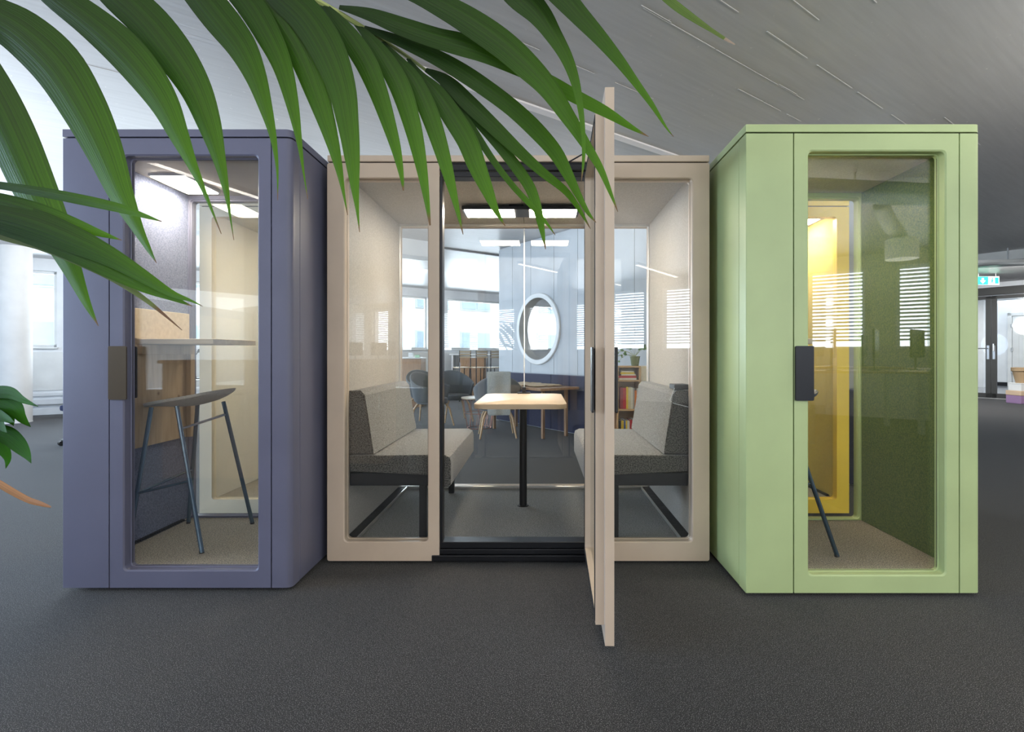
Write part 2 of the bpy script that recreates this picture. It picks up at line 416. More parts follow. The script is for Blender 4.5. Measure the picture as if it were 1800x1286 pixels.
for side, (ya, yb) in (('front', (0, .019)), ('back', (WT-.019, WT))):
    for a_, b_ in zip(pe, pe[1:]):
        g = B(); holed(g, a_+.004, b_-.004, .0 if side == 'back' else .86, HC-.02, ya, yb)
        p = obj('panel', g, greywall_m); p.parent = ow
for a_, b_ in zip(pe[1::2], pe[3::2]+[6.2]):
    g = B(); box(g, a_+.003-(.42-.0 if a_ == .42 else 0), b_-.003, -.055, .018, .02, .85, .012)
    p = obj('padded_panel', g, navy_m); p.parent = ow
ring = B(); n = 64
prof = [(.49, -.03), (.565, -.03), (.57, -.02), (.57, .0), (.495, .0)]
loops = []
for (r_, y_) in [(.495, WT+.02), (.49, -.025), (.495, -.03), (.56, -.03), (.57, -.02), (.57, .0), (.501, .0), (.501, WT+.0), (.57, WT), (.57, WT+.02)]:
    loops.append([ring.verts.new((oc+r_*math.cos(2*PI*k/n), y_, oz+r_*math.sin(2*PI*k/n))) for k in range(n)])
for i in range(len(loops)):
    a_, b_ = loops[i], loops[(i+1) % len(loops)]
    for k in range(n): ring.faces.new((a_[k], a_[(k+1) % n], b_[(k+1) % n], b_[k]))
rg = obj('window_20', ring, dwhite_m, smooth=True); rg.matrix_world = wallM; rg['kind'] = 'structure'

# glazed hall entrance on the right, along V
G0 = Vector((11.56, 14.05, 0))
gM = Matrix(((.6, .8, 0, G0.x), (-.8, .6, 0, G0.y), (0, 0, 1, 0), (0, 0, 0, 1)))    # x along (towards camera-right), y away
zc = 14.05
bmw = B()
box(bmw, -3, 6, 0, .2, 2.72+.16, HC)
box(bmw, -3, -1.3, 0, .2, 0, 2.88)
wr = struct('wall_hall', bmw, white_m); wr.matrix_world = gM
fr_m = paint('anthracite_frame', (.055, .055, .052), .4)
dg = link(bpy.data.objects.new('door_1', None)); dg['kind'] = 'structure'; dg.matrix_world = gM
g = B(); box(g, -1.3, 6, -.02, .12, 2.68, 2.88, .01); obj('header', g, fr_m, dg)
def gl(x0, x1, name='leaf'):
    g = B()
    for q in ((x0, x0+.11, 0.02, 2.66), (x1-.11, x1, .02, 2.66), (x0, x1, .02, .14), (x0, x1, 2.58, 2.66)): box(g, q[0], q[1], .0, .06, q[2], q[3], .006)
    l = obj(name, g, fr_m, dg); g = B(); box(g, x0+.11, x1-.11, .025, .035, .14, 2.58); obj('pane', g, hall_glass_m, l); return l
l1 = gl(-1.0, .29); l2 = gl(.30, 1.6); gl(1.61, 3.2)
for l, s_ in ((l1, 1), (l2, -1)):
    x = .29-.055 if s_ == 1 else .355
    g = B(); box(g, x-.025, x+.025, -.012, .0, 1.02, 1.38, .003)
    tube(g, [(x, -.01, 1.30), (x, -.06, 1.30), (x-.22*s_, -.06, 1.30)] if s_ == 1 else [(x, -.01, 1.24), (x, -.06, 1.24), (x, -.06, 1.42)], .013, 8)
    obj('door_handle', g, steel_m, l)
g = B(); box(g, -1.3, 6, -.05, .15, 0, .02, .003); obj('threshold', g, alu_m, dg)
# corridor behind it
bmw = B()
box(bmw, -6, 8, 7.2, 7.4, 0, HC); wb = struct('wall_corridor', bmw, white_m); wb.matrix_world = gM
g = B(); box(g, -6, 8, 7.14, 7.2, 0, .14); bb = struct('baseboard_corridor', g, dark_m); bb.matrix_world = gM
g = B(); box(g, -6, 8, .12, 7.2, 0, .012)
m_, nt_, b_ = nodes('polished_grey_floor'); b_.inputs['Base Color'].default_value = (.16, .17, .19, 1); b_.inputs['Roughness'].default_value = .15
nn = noise(nt_, 5, 3); rr = ramp(nt_, nn.outputs[0], [(.3, (.14, .15, .17)), (.7, (.20, .21, .23))]); nt_.links.new(rr.outputs[0], b_.inputs['Base Color'])
cf = struct('floor_corridor', g, m_); cf.matrix_world = gM
d2 = link(bpy.data.objects.new('door_2', None)); d2['kind'] = 'structure'; d2.matrix_world = gM
def hx(px, yoff):   # local x on a plane offset yoff from the glazed wall at pixel column px
    k = (px-VX)/F; ox = G0.x+.8*yoff; oy = G0.y+.6*yoff
    return (k*oy-ox)/(.6+.8*k)
xa, xb = hx(1772, 7.2), hx(1850, 7.2)
g = B()
for q in ((xa, xa+.12, 0, 2.62), (xb-.12, xb, 0, 2.62), (xa, xb, 2.5, 2.62)): box(g, q[0], q[1], 7.10, 7.2, q[2], q[3], .01)
obj('door_frame', g, dwhite_m, d2)
g = B(); box(g, xa+.13, xb-.13, 7.12, 7.17, .03, 2.49, .01); box(g, xa+.32, xb-.32, 7.10, 7.12, .3, 2.3, .008); lf = obj('leaf', g, offwhite_m, d2)
g = B(); xc = hx(1801, 7.1)
lathe(g, [(0, 0), (.24, 0), (.24, .03), (.27, .03), (.30, .02), (.30, -.01)], 32)
bmesh.ops.transform(g, matrix=Matrix.Translation((xc, 7.09, H+48*18.7/F)) @ Matrix.Rotation(PI/2, 4, 'X'), verts=g.verts)
obj('porthole', g, emit('daylit_porthole', (.95, .98, 1), 1.6), lf)
for z in (.45, 1.25, 2.1):
    g = B(); tube(g, [(xa+.125, 7.09, z), (xa+.125, 7.09, z+.12)], .03, 8); obj('hinge', g, steel_m, lf)
# pillar in the corridor (white wall piece left of the door)
xl, xr_ = hx(1716, 5.5), hx(1729, 5.5)
g = B(); box(g, xl-2, xr_, 5.5, 5.8, 0, HC); wl = struct('wall_corridor_side', g, white_m); wl.matrix_world = gM

# wall with windows and venetian blinds behind the camera (seen in the reflections)
BW = Vector((3.0, -6.9, 0)); bt = BW.dot(V); bs = BW.dot(U)
bmw = B()
ubox(bmw, bs-22, bs+16, bt-.3, bt, 0, 1.25); ubox(bmw, bs-22, bs+16, bt-.3, bt, 2.75, HC+.3); ubox(bmw, bs-22, bs+2.85-1.43*12-.47, bt-.3, bt, 1.25, 2.75); ubox(bmw, bs+2.85+1.43*6, bs+16, bt-.3, bt, 1.25, 2.75)
wins = [bs+2.85+1.43*k for k in range(-12, 7)]
for i, k in enumerate(wins): ubox(bmw, k-.48, k, bt-.3, bt, 1.25, 2.75)
struct('wall_front', bmw, paint('warm_white_wall', (.62, .60, .56), .6))
sky_glow = None
blind_m = paint('aluminium_slats', (.55, .57, .60), .4, .2)
for i, k in enumerate(wins[:-1]):
    wn = link(bpy.data.objects.new('window_%d' % (i+30), None)); wn['kind'] = 'structure'
    f = B(); a0, a1 = k, k+.95
    for (q0, q1, z0, z1) in ((a0, a0+.05, 1.25, 2.75), (a1-.05, a1, 1.25, 2.75), (a0, a1, 1.25, 1.3), (a0, a1, 2.7, 2.75)): ubox(f, q0, q1, bt-.18, bt-.12, z0, z1)
    obj('window_frame', f, dwhite_m, wn)
    g = B()
    for q in range(19):
        z = 1.42+q*.068
        vs = box(g, a0+.03, a1-.03, -.03, .03, -.001, .001)
        bmesh.ops.transform(g, matrix=Matrix.Rotation(AU, 4, 'Z') @ Matrix.Translation((0, bt-.07, z)) @ Matrix.Rotation(math.radians(30), 4, 'X'), verts=vs)
    o = obj('blind_slats', g, blind_m, wn); o['kind'] = 'stuff'
area('daylight_behind', U*(bs-1) + V*(bt-.9) + Vector((0, 0, 2.1)), U*(bs-1) + V*(bt+3) + Vector((0, 0, 1.3)), 24, 2.0, 1450, (.86, .93, 1))

t = thing('low_cupboard', 'brown wooden cupboard mirrored low in the blue booth door', 'cabinet', (-2.45, .15, 0))
g = B(); box(g, -.9, .9, 0, .45, .06, 1.08, .004); obj('body', g, walnut_m, t)
for k in range(3):
    g = B(); box(g, -.89+.6*k, -.30+.6*k, .451, .468, .08, 1.06, .003); dd = obj('door', g, walnut_m, t)
    g = B(); box(g, -.35+.6*k, -.335+.6*k, .468, .49, .6, .75, .003); obj('handle', g, steel_m, dd)
g = B(); box(g, -.92, .92, -.02, .49, 1.081, 1.11, .004); obj('worktop', g, walnut_m, t)
g = B(); box(g, -.88, .88, .02, .42, 0, .059); obj('plinth', g, black_m, t)

# side walls close the room where the camera does not look
bmw = B(); box(bmw, -13.2, -13, -24, -2, 0, HC); box(bmw, -13.2, -13, -2, 6, 0, 1.2); box(bmw, -13.2, -13, -2, 6, 2.75, HC); struct('wall_left', bmw, white_m)
bmw = B(); box(bmw, 14.8, 15, -8, 8.5, 0, HC); struct('wall_side', bmw, white_m)

# ------------------------------------------------------------------ the pods
TOP = 2.27; BOT = .02; CAP = .036
def lcorner(bm, x0, x1, y0, y1, z0, z1, t, r, side):
    """L-shaped corner post with a rounded outer corner; side -1: corner at x0, +1: corner at x1"""
    if side > 0: cx, fx = x1, x0
    else: cx, fx = x0, x1
    s = side; pts = [(fx, y0)]
    for k in range(7):
        a = k/6*PI/2; pts.append((cx-s*r+s*r*math.sin(a), y0+r-r*math.cos(a)))
    pts += [(cx, y1), (cx-s*t, y1), (cx-s*t, y0+t), (fx, y0+t)]
    prism(bm, pts, 'z', z0, z1)
def handle_set(parent, x0, x1, yf, m):
    g = B(); prism(g, rrect(x0, x1, .944, 1.206, .006, 3), 'y', yf-.034, yf-.026); box(g, x0, x0+.006, yf-.03, yf+.0, .944, 1.206); obj('door_handle', g, m, parent)
def door_leaf(parent, x0, x1, z0, z1, yf, m, op, m_handle, hsides=1, name='door'):
    ox0, ox1, oz0, oz1 = op
    g = B(); out = rrect(x0, x1, z0, z1, .0015); inn = rrect(ox0, ox1, oz0, oz1, .022)
    frame(g, out, inn, yf, yf+.042, .006)
    d = obj(name, g, m, parent, smooth=True)
    g = B(); frame(g, rrect(ox0-.03, ox1+.03, oz0-.03, oz1+.03, .03), rrect(ox0+.004, ox1-.004, oz0+.004, oz1-.004, .02), yf+.043, yf+.066, .003); obj('glazing_bead', g, m, d, smooth=True)
    g = B(); frame(g, rrect(ox0-.001, ox1+.001, oz0-.001, oz1+.001, .022), rrect(ox0+.0045, ox1-.0045, oz0+.0045, oz1-.0045, .018), yf+.050, yf+.0535, .001); obj('gasket', g, gap_m, d)
    g = B(); prism(g, rrect(ox0-.006, ox1+.006, oz0-.006, oz1+.006, .02), 'y', yf+.054, yf+.062); obj('glass_pane', g, glass_m, d)
    return d
def small_pod(name, label, X0, Y0, m, fm, cm, group=None, handle=None, desk=True, W=1.125, D=.885, back=False):
    """phone booth for one; front-left bottom corner at (X0,Y0)"""
    t = thing(name, label, 'office booth', (X0+W, Y0+D, 0) if back else (X0, Y0, 0), PI if back else 0, group)
    z0, z1 = BOT, TOP-CAP-.008
    dx0, dx1 = .232, 1.022
    g = B(); lcorner(g, 0, dx0-.006, 0, .087, z0, z1, .06, .004, -1); obj('front_post', g, m, t, smooth=True)
    g = B(); lcorner(g, dx1+.006, W, 0, .087, z0, z1, .06, .028, 1); obj('front_post', g, m, t, smooth=True)
    for (a_, b_) in ((0, .062), (W-.062, W)):
        g = B(); box(g, a_, b_, .092, D-.004, z0, z1, .003); obj('side_panel', g, m, t)
    g = B(); box(g, .010, W-.010, .015, D-.012, z1-.002, TOP-CAP); obj('shadow_joint', g, gap_m, t)
    g = B(); box(g, dx0-.006, dx0+.012, .0425, .058, z0, z1); box(g, dx1-.012, dx1+.006, .0425, .058, z0, z1)
    box(g, .012, .058, .085, .094, z0, z1); box(g, W-.058, W-.012, .085, .094, z0, z1); obj('shadow_joint', g, gap_m, t)
    g = B()
    pts = [(.0, 0)]
    pts += [(W-.03+.03*math.sin(k/6*PI/2), .03-.03*math.cos(k/6*PI/2)) for k in range(7)] + [(W, D), (0, D)]
    prism(g, pts, 'z', TOP-CAP, TOP); obj('roof_cap', g, m, t, smooth=True)
    dr = door_leaf(t, dx0, dx1, z0, z1, 0, m, (.301, .958, .106, 2.142), handle)
    hm = handle or dark_m
    g = B(); prism(g, rrect(dx0+.001, dx0+.089, .944, 1.206, .007, 4), 'y', -.012, -.005); box(g, dx0+.006, dx0+.060, -.006, 0, .96, 1.19); obj('door_handle', g, hm, dr, smooth=False)
    g = B(); prism(g, rrect(dx0+.040, dx0+.066, .944, 1.206, .007, 4), 'y', .085, .093); box(g, dx0+.042, dx0+.048, .063, .09, .95, 1.2); obj('door_handle', g, black_m, dr)
    # floor, ceiling, felt linings
    g = B(); box(g, .063, W-.063, .068, D-.05, z0+.02, .11); obj('booth_floor', g, tan_carpet, t)
    g = B(); box(g, .063, W-.063, .068, D-.05, 2.19, z1-.002); obj('booth_ceiling', g, cm, t)
    for (a_, b_) in ((.063, .075), (W-.075, W-.063)):
        g = B(); box(g, a_, b_, .10, D-.06, .112, 2.188); obj('felt_lining', g, fm, t)
    g = B()
    for q in range(34): box(g, .076, .098, .12+q*.019, .13+q*.019, .110, .122)
    box(g, .075, .1, .11, .77, .109, .113); o = obj('vent_grille', g, black_m, t)
    # back frame and pane
    g = B(); frame(g, rrect(.0, W, z0, z1, .0015), rrect(.088, W-.088, .118, 2.155, .02), D-.05, D-.0, .005)
    obj('back_frame', g, m, t, smooth=True)
    g = B(); frame(g, rrect(.075, W-.075, .112, 2.188, .0015), rrect(.084, W-.084, .122, 2.165, .02), D-.062, D-.052, .003); obj('glazing_bead', g, m, t, smooth=True)
    g = B(); prism(g, rrect(.086, W-.086, .116, 2.157, .02), 'y', D-.030, D-.022); obj('glass_pane', g, glass_m, t)
    # lamp in the ceiling
    g = B(); box(g, .125, .335, .40, .74, 2.176, 2.192, .003); lm = obj('lamp_housing', g, white_m, t)
    g = B(); box(g, .135, .325, .41, .73, 2.171, 2.177); obj('light_panel', g, warm_lamp, lm)
    # feet
    for (a_, b_) in ((.08, .10), (W-.18, .10), (.08, D-.16), (W-.18, D-.16)):
        g = B(); box(g, a_, a_+.1, b_, b_+.06, 0, z0+.001); obj('foot', g, black_m, t)
    if desk:
        g = B(); box(g, .0755, .52, .36, D-.075, 1.222, 1.252, .003); obj('desk_top', g, maple_m, t)
        g = B(); box(g, .0755, .090, .32, D-.07, 1.254, 1.424, .002); obj('wood_board', g, maple_m, t)
        g = B(); box(g, .0755, .094, .33, D-.07, .64, 1.221, .002); obj('wood_board', g, pine_m, t)
        g = B(); box(g, .095, .125, .36, D-.07, 1.165, 1.221, .002); box(g, .095, .125, D-.11, D-.07, .64, 1.165, .002); obj('desk_brace', g, pine_m, t)
    return t
small_pod('phone_booth', 'slate blue phone booth on the left with a glass door', -2.335, 2.617, blue_m, felt_blue, paint('booth_ceiling_blue', (.40, .38, .36), .7), handle=plate_reflect_m)
small_pod('phone_booth', 'pale green phone booth on the right with a dark door handle', .998, 2.56, green_m, felt_green, felt_grey, handle=dark_m, W=1.129)
small_pod('phone_booth', 'cream booth standing directly behind the slate blue phone booth', -2.44, 3.84, cream_m, felt_cream, felt_cream, desk=False, W=1.12, back=True)
small_pod('phone_booth', 'bright yellow booth standing directly behind the pale green phone booth', 1.12, 3.84, yellow_m, felt_yellow, felt_yellow, desk=False, W=1.12, back=True)

# the meeting booth in the middle
mp_ = thing('meeting_booth', 'sand coloured meeting booth between the blue and green booths, door open', 'office booth', (-1.17, 2.956, 0))
W = 2.12; D = 1.30; z0, z1 = BOT, TOP-CAP-.008
for x0, x1, o0, o1 in ((0, .622, .095, .558), (1.497, 2.12, 1.562, 2.025)):
    g = B(); frame(g, rrect(x0, x1, z0, z1, .012), rrect(o0, o1, .126, 2.142, .022), 0, .042, .005); fx = obj('fixed_panel', g, beige_m, mp_, smooth=True)
    g = B(); frame(g, rrect(o0-.03, o1+.03, .096, 2.172, .03), rrect(o0+.004, o1-.004, .130, 2.138, .02), .043, .064, .003); obj('glazing_bead', g, beige_m, fx, smooth=True)
    g = B(); prism(g, rrect(o0-.006, o1+.006, .12, 2.148, .02), 'y', .025, .033); obj('glass_pane', g, glass_m, fx)
for a_, b_ in ((0, .062), (W-.062, W)):
    g = B(); box(g, a_, b_, .046, D-.004, z0, z1, .003); obj('side_panel', g, beige_m, mp_)
g = B(); box(g, 0, W, 0, D, TOP-CAP, TOP, .004); obj('roof_cap', g, beige_m, mp_)
g = B(); box(g, .010, W-.010, .015, D-.012, z1-.002, TOP-CAP); obj('shadow_joint', g, gap_m, mp_)
g = B()
box(g, .623, 1.496, .012, .10, 2.19, z1-.001, .003); box(g, .623, 1.496, .02, .10, 2.155, 2.185, .003); obj('door_header', g, dark_m, mp_)
g = B(); box(g, .6235, .638, .006, .07, .12, 2.155, .002); box(g, 1.481, 1.4955, .006, .07, .12, 2.155, .002); obj('door_jamb', g, dark_m, mp_)
g = B(); box(g, .60, 1.52, .012, .1, .085, .121, .003); box(g, .60, 1.52, .004, .1, .055, .083, .003); box(g, .58, 1.54, -.006, .1, .020, .052, .003); obj('threshold', g, dark_m, mp_)
for a_ in (.1, .60, 1.44, 1.92):
    for b_ in (.08, D-.16):
        g = B(); box(g, a_, a_+.1, b_, b_+.06, 0, z0+.001); obj('foot', g, black_m, mp_)
g = B(); box(g, .063, W-.063, .066, D-.05, z0+.02, .11); obj('booth_floor', g, grey_carpet, mp_)
for a_, b_ in ((.063, W/2-.002), (W/2+.002, W-.063)):
    g = B(); box(g, a_, b_, .102, D-.05, 2.19, z1-.002); obj('ceiling_panel', g, felt_grey, mp_)
for a_, b_ in ((.063, .075), (W-.075, W-.063)):
    g = B(); box(g, a_, b_, .066, D-.06, .112, 2.188); obj('felt_lining', g, felt_grey, mp_)
for sgn, xw in ((1, .075), (-1, W-.075)):
    g = B()
    for q in range(58): box(g, xw, xw+sgn*.062, .09+q*.0195, .101+q*.0195, .112, .124)
    o = obj('vent_grille', g, black_m, mp_)
    g = B(); box(g, xw+sgn*.062, xw+sgn*.070, .08, 1.22, .109, .127); obj('grille_edge', g, alu_m, mp_)
g = B(); frame(g, rrect(0, W, z0, z1, .0015), rrect(.085, W-.085, .13, 2.165, .012), D-.05, D, .005); obj('back_frame', g, beige_m, mp_)
g = B(); frame(g, rrect(.075, W-.075, .108, 2.188, .0015), rrect(.085, W-.085, .128, 2.168, .012), D-.066, D-.052, .003); obj('glazing_bead', g, alu_m, mp_)
for a_, b_ in ((.083, W/2-.004), (W/2+.004, W-.083)):
    g = B(); box(g, a_, b_, D-.030, D-.022, .128, 2.167); obj('glass_pane', g, glass_m, mp_)
g = B(); box(g, W/2-.004, W/2+.004, D-.031, D-.021, .128, 2.167); obj('pane_joint', g, paint('clear_silicone', (.75, .8, .8), .2), mp_)
lx = 1.17
g = B(); box(g, lx-.52, lx+.285, .665, .885, 2.150, 2.175, .004); lm = obj('lamp_housing', g, dark_m, mp_)
for a_, b_ in ((lx-.505, lx-.165), (lx-.06, lx+.265)):
    g = B(); box(g, a_, b_, .68, .87, 2.144, 2.151, .002); obj('light_panel', g, warm_lamp, lm)
g = B(); box(g, lx-.20, lx-.10, .70, .85, 2.174, 2.192); obj('lamp_mount', g, dark_m, lm)
# open door: hinged at the right jamb, swung out a little past 90 degrees
dt = link(bpy.data.objects.new('door', None)); dt.parent = mp_
dt.location = (1.17+.325, -.004, 0); dt.rotation_euler = (0, 0, math.radians(90-1.8))
# leaf local: x runs from hinge along leaf (after +90deg turn it points to -?); built mirrored below
Lw = .868
Mx = Matrix.Scale(-1, 4, (1, 0, 0))
def flip(bm):
    bmesh.ops.transform(bm, matrix=Mx, verts=bm.verts); return bm
g = B(); frame(g, rrect(0, Lw, .025, 2.212, .002), rrect(.07, Lw-.075, .12, 2.12, .022), 0, .036, .005); ol = obj('outer_frame', flip(g), beige_m, dt, smooth=True)
g = B(); frame(g, rrect(.04, Lw-.045, .085, 2.14, .002), rrect(.075, Lw-.08, .125, 2.115, .02), .036, .070, .004); obj('inner_frame', flip(g), beige_m, dt, smooth=True)
g = B(); frame(g, rrect(.05, Lw-.055, .095, 2.13, .002), rrect(.073, Lw-.078, .123, 2.118, .02), .0705, .0725, .001); obj('gasket', flip(g), gap_m, dt)
g = B(); prism(g, rrect(.066, Lw-.071, .116, 2.124, .02), 'y', .032, .040); obj('glass_pane', flip(g), glass_m, dt)
for ya, yb in ((-.016, -.008), (.078, .086)):
    g = B(); prism(g, rrect(Lw-.105, Lw-.017, .935, 1.195, .006, 3), 'y', ya, yb); box(g, Lw-.1, Lw-.09, min(ya, .0) if ya < 0 else .070, 0 if ya < 0 else yb, .94, 1.19); obj('door_handle', flip(g), black_m, dt)
g = B(); tube(g, [(1.17+.13, -.01, 2.205), (1.17+.262, -.17, 2.228)], .004, 6); obj('door_limiter', g, black_m, mp_)

# benches and table inside
def bench(label, x_wall, sgn, grp=None):
    """x_wall: lining face; sgn +1 seat extends to +x"""
    t = thing('bench', label, 'bench', (x_wall, 3.03, .11), 0)
    s = sgn; L = 1.07
    g = B(); pts = [(.02, .38), (.02, .48), (.56, .485), (.592, .47), (.60, .44), (.60, .315), (.585, .30), (.53, .30), (.505, .38)]
    pts = [(s*a_, b_) for a_, b_ in pts]
    prism(g, pts, 'y', .0, L)
    bmesh.ops.bevel(g, geom=[e for e in g.edges if abs(e.verts[0].co.y-e.verts[1].co.y) < 1e-5], offset=.012, segments=3, profile=.5, affect='EDGES')
    for f in g.faces: f.material_index = 1 if abs(f.normal.y) > .9 or f.calc_center_median().y < .006 else 0
    obj('seat', g, [bench_m, bench_dark], t, smooth=True)
    g = B(); pts = [(.015, .485), (.16, .488), (.155, .51), (.105, .82), (.085, .845), (.06, .85), (.015, .845)]
    prism(g, [(s*a_, b_) for a_, b_ in pts], 'y', .0, L)
    bmesh.ops.bevel(g, geom=[e for e in g.edges if abs(e.verts[0].co.y-e.verts[1].co.y) < 1e-5], offset=.012, segments=3, profile=.5, affect='EDGES')
    for f in g.faces: f.material_index = 1 if abs(f.normal.y) > .9 or f.calc_center_median().y < .006 else 0
    obj('backrest', g, [bench_m, bench_dark], t, smooth=True)
    g = B()
    tube(g, [(s*.155, -.002, .488), (s*.158, -.002, .50), (s*.108, -.002, .825), (s*.085, -.002, .848), (s*.015, -.002, .846)], .003, 6); obj('piping', g, bench_dark, t)
    g = B(); box(g, s*.02, s*.50, .015, .06, .305, .379, .003); box(g, s*.02, s*.50, L-.06, L-.015, .305, .379, .003); box(g, s*.44, s*.49, .06, L-.06, .305, .379); obj('seat_frame', g, black_m, t)
    for y in (.015, L-.055):
        g = B(); box(g, s*.415, s*.455, y, y+.04, .0, .306, .003); obj('leg', g, black_m, t)
    return t
bench('left speckled grey bench in the meeting booth, facing the table', -1.095, 1)
bench('right speckled grey bench in the meeting booth, behind the open door', .875, -1)
t = thing('table', 'small oak topped table on one black post in the meeting booth', 'table', (-.11, 3.66, .11))
g = B(); prism(g, rrect(-.285, .285, -.43, .445, .06, 6), 'z', .722, .752)
bmesh.ops.bevel(g, geom=[e for e in g.edges if abs(e.verts[0].co.z-e.verts[1].co.z) < 1e-5], offset=.005, segments=2, profile=.5, affect='EDGES')
obj('tabletop', g, wood('light_oak', (.56, .42, .27), (.66, .52, .36)), t, smooth=True)
g = B(); tube(g, [(0.005, .06, 0.002), (.005, .06, .72)], .026, 20); obj('post', g, black_m, t, smooth=True)
g = B(); lathe(g, [(.04, 0), (.04, .004), (.028, .006)], 20, (.005, .06, .0)); obj('base_plate', g, black_m, t)
g = B(); box(g, -.05, .05, .43, .47, .752, .762, .003); box(g, -.015, .015, .45, .47, .762, .80, .002); obj('glass_bracket', g, dark_m, t)
t = thing('power_box', 'small black box with a white cable on the right bench', 'power outlet', (.80, 3.05, .962))
g = B(); box(g, -.02, .065, 0, .12, .001, .03, .004); obj('casing', g, black_m, t)
g = B(); tube(g, [(-.02, .0, .01), (-.05, -.015, -.06), (-.03, -.02, -.075), (.07, -.03, -.10)], .002, 6); obj('cable', g, white_m, t)

# ------------------------------------------------------------------ stools
def stool(label, x, y, seatm, z=.11, lm=None):
    stoolleg_m = lm or MATS['petrol_blue_tube']
    t = thing('bar_stool', label, 'stool', (x, y, z))
    feet = [(.20, -.25), (.205, .24), (-.20, .25), (-.21, -.23)]; tops = [(-.015, -.13), (.125, .07), (-.065, .13), (-.17, -.11)]
    hs = [.768, .775, .768, .760]
    for (fx, fy), (tx, ty), h in zip(feet, tops, hs):
        g = B(); tube(g, [(fx, fy, 0.004), (tx, ty, h)], .0115, 10); l = obj('leg', g, stoolleg_m, t, smooth=True)
        g = B(); tube(g, [(fx, fy, 0), (fx+(tx-fx)*.02, fy+(ty-fy)*.02, .012)], .0125, 10); obj('foot_cap', g, black_m, l)
    def on(i, h):
        k = h/hs[i]; return (feet[i][0]+(tops[i][0]-feet[i][0])*k, feet[i][1]+(tops[i][1]-feet[i][1])*k, h)
    for i, hi, j, hj in ((0, .645, 1, .70), (3, .30, 0, .37), (2, .35, 3, .30)):
        g = B(); tube(g, [on(i, hi), on(j, hj)], .007, 8); obj('rung', g, steel_m if i == 0 else stoolleg_m, t, smooth=True)
    # shell seat: flat to the left, curling up to a low back on the right
    g = B(); nu, nv = 16, 12; top = []; bot = []
    for i in range(nu+1):
        u = (i/nu*2-1)*.985; ra = []; rb_ = []
        hw = .20*math.sqrt(max(0, 1-abs(u)**3.2))*(1 if u > -1 else 1)
        for j in range(nv+1):
            v = j/nv*2-1
            xx = .22*u - .02; yy = hw*v
            zz = .785 + .010*v*v*(1-u*u) + .034*u + .020*max(0, u)**2
            th = .016+.034*(1-v*v)*max(0, 1-(u-.25)**2)
            ra.append(g.verts.new((xx, yy, zz+.02))); rb_.append(g.verts.new((xx*.97, yy*.97, zz+.02-th)))
        top.append(ra); bot.append(rb_)
    for i in range(nu):
        for j in range(nv):
            g.faces.new((top[i][j], top[i+1][j], top[i+1][j+1], top[i][j+1])); g.faces.new((bot[i][j+1], bot[i+1][j+1], bot[i+1][j], bot[i][j]))
    for i in range(nu):
        g.faces.new((top[i][0], bot[i][0], bot[i+1][0], top[i+1][0])); g.faces.new((top[i+1][nv], bot[i+1][nv], bot[i][nv], top[i][nv]))
    for j in range(nv):
        g.faces.new((top[0][j], top[0][j+1], bot[0][j+1], bot[0][j])); g.faces.new((top[nu][j+1], top[nu][j], bot[nu][j], bot[nu][j+1]))
    bmesh.ops.remove_doubles(g, verts=g.verts, dist=.0004)
    obj('seat', g, seatm, t, smooth=True)
    return t
gshell = felt('grey_felt_shell', (.42, .40, .36), (.58, .56, .51), 200)
stool('grey shell bar stool with petrol legs inside the slate blue booth', -1.985, 3.08, gshell, lm=paint('petrol_tube_pale_reflection', (.13, .20, .28), .2, .55))  # petrol legs lightened: the bright glass reflection is put into the tube colour
stool('dark blue bar stool inside the pale green booth, behind its door handle', 1.36, 3.03, paint('petrol_seat', (.035, .055, .085), .5))
stool('dark blue bar stool inside the yellow booth', 1.60, 4.20, MATS['petrol_seat'])

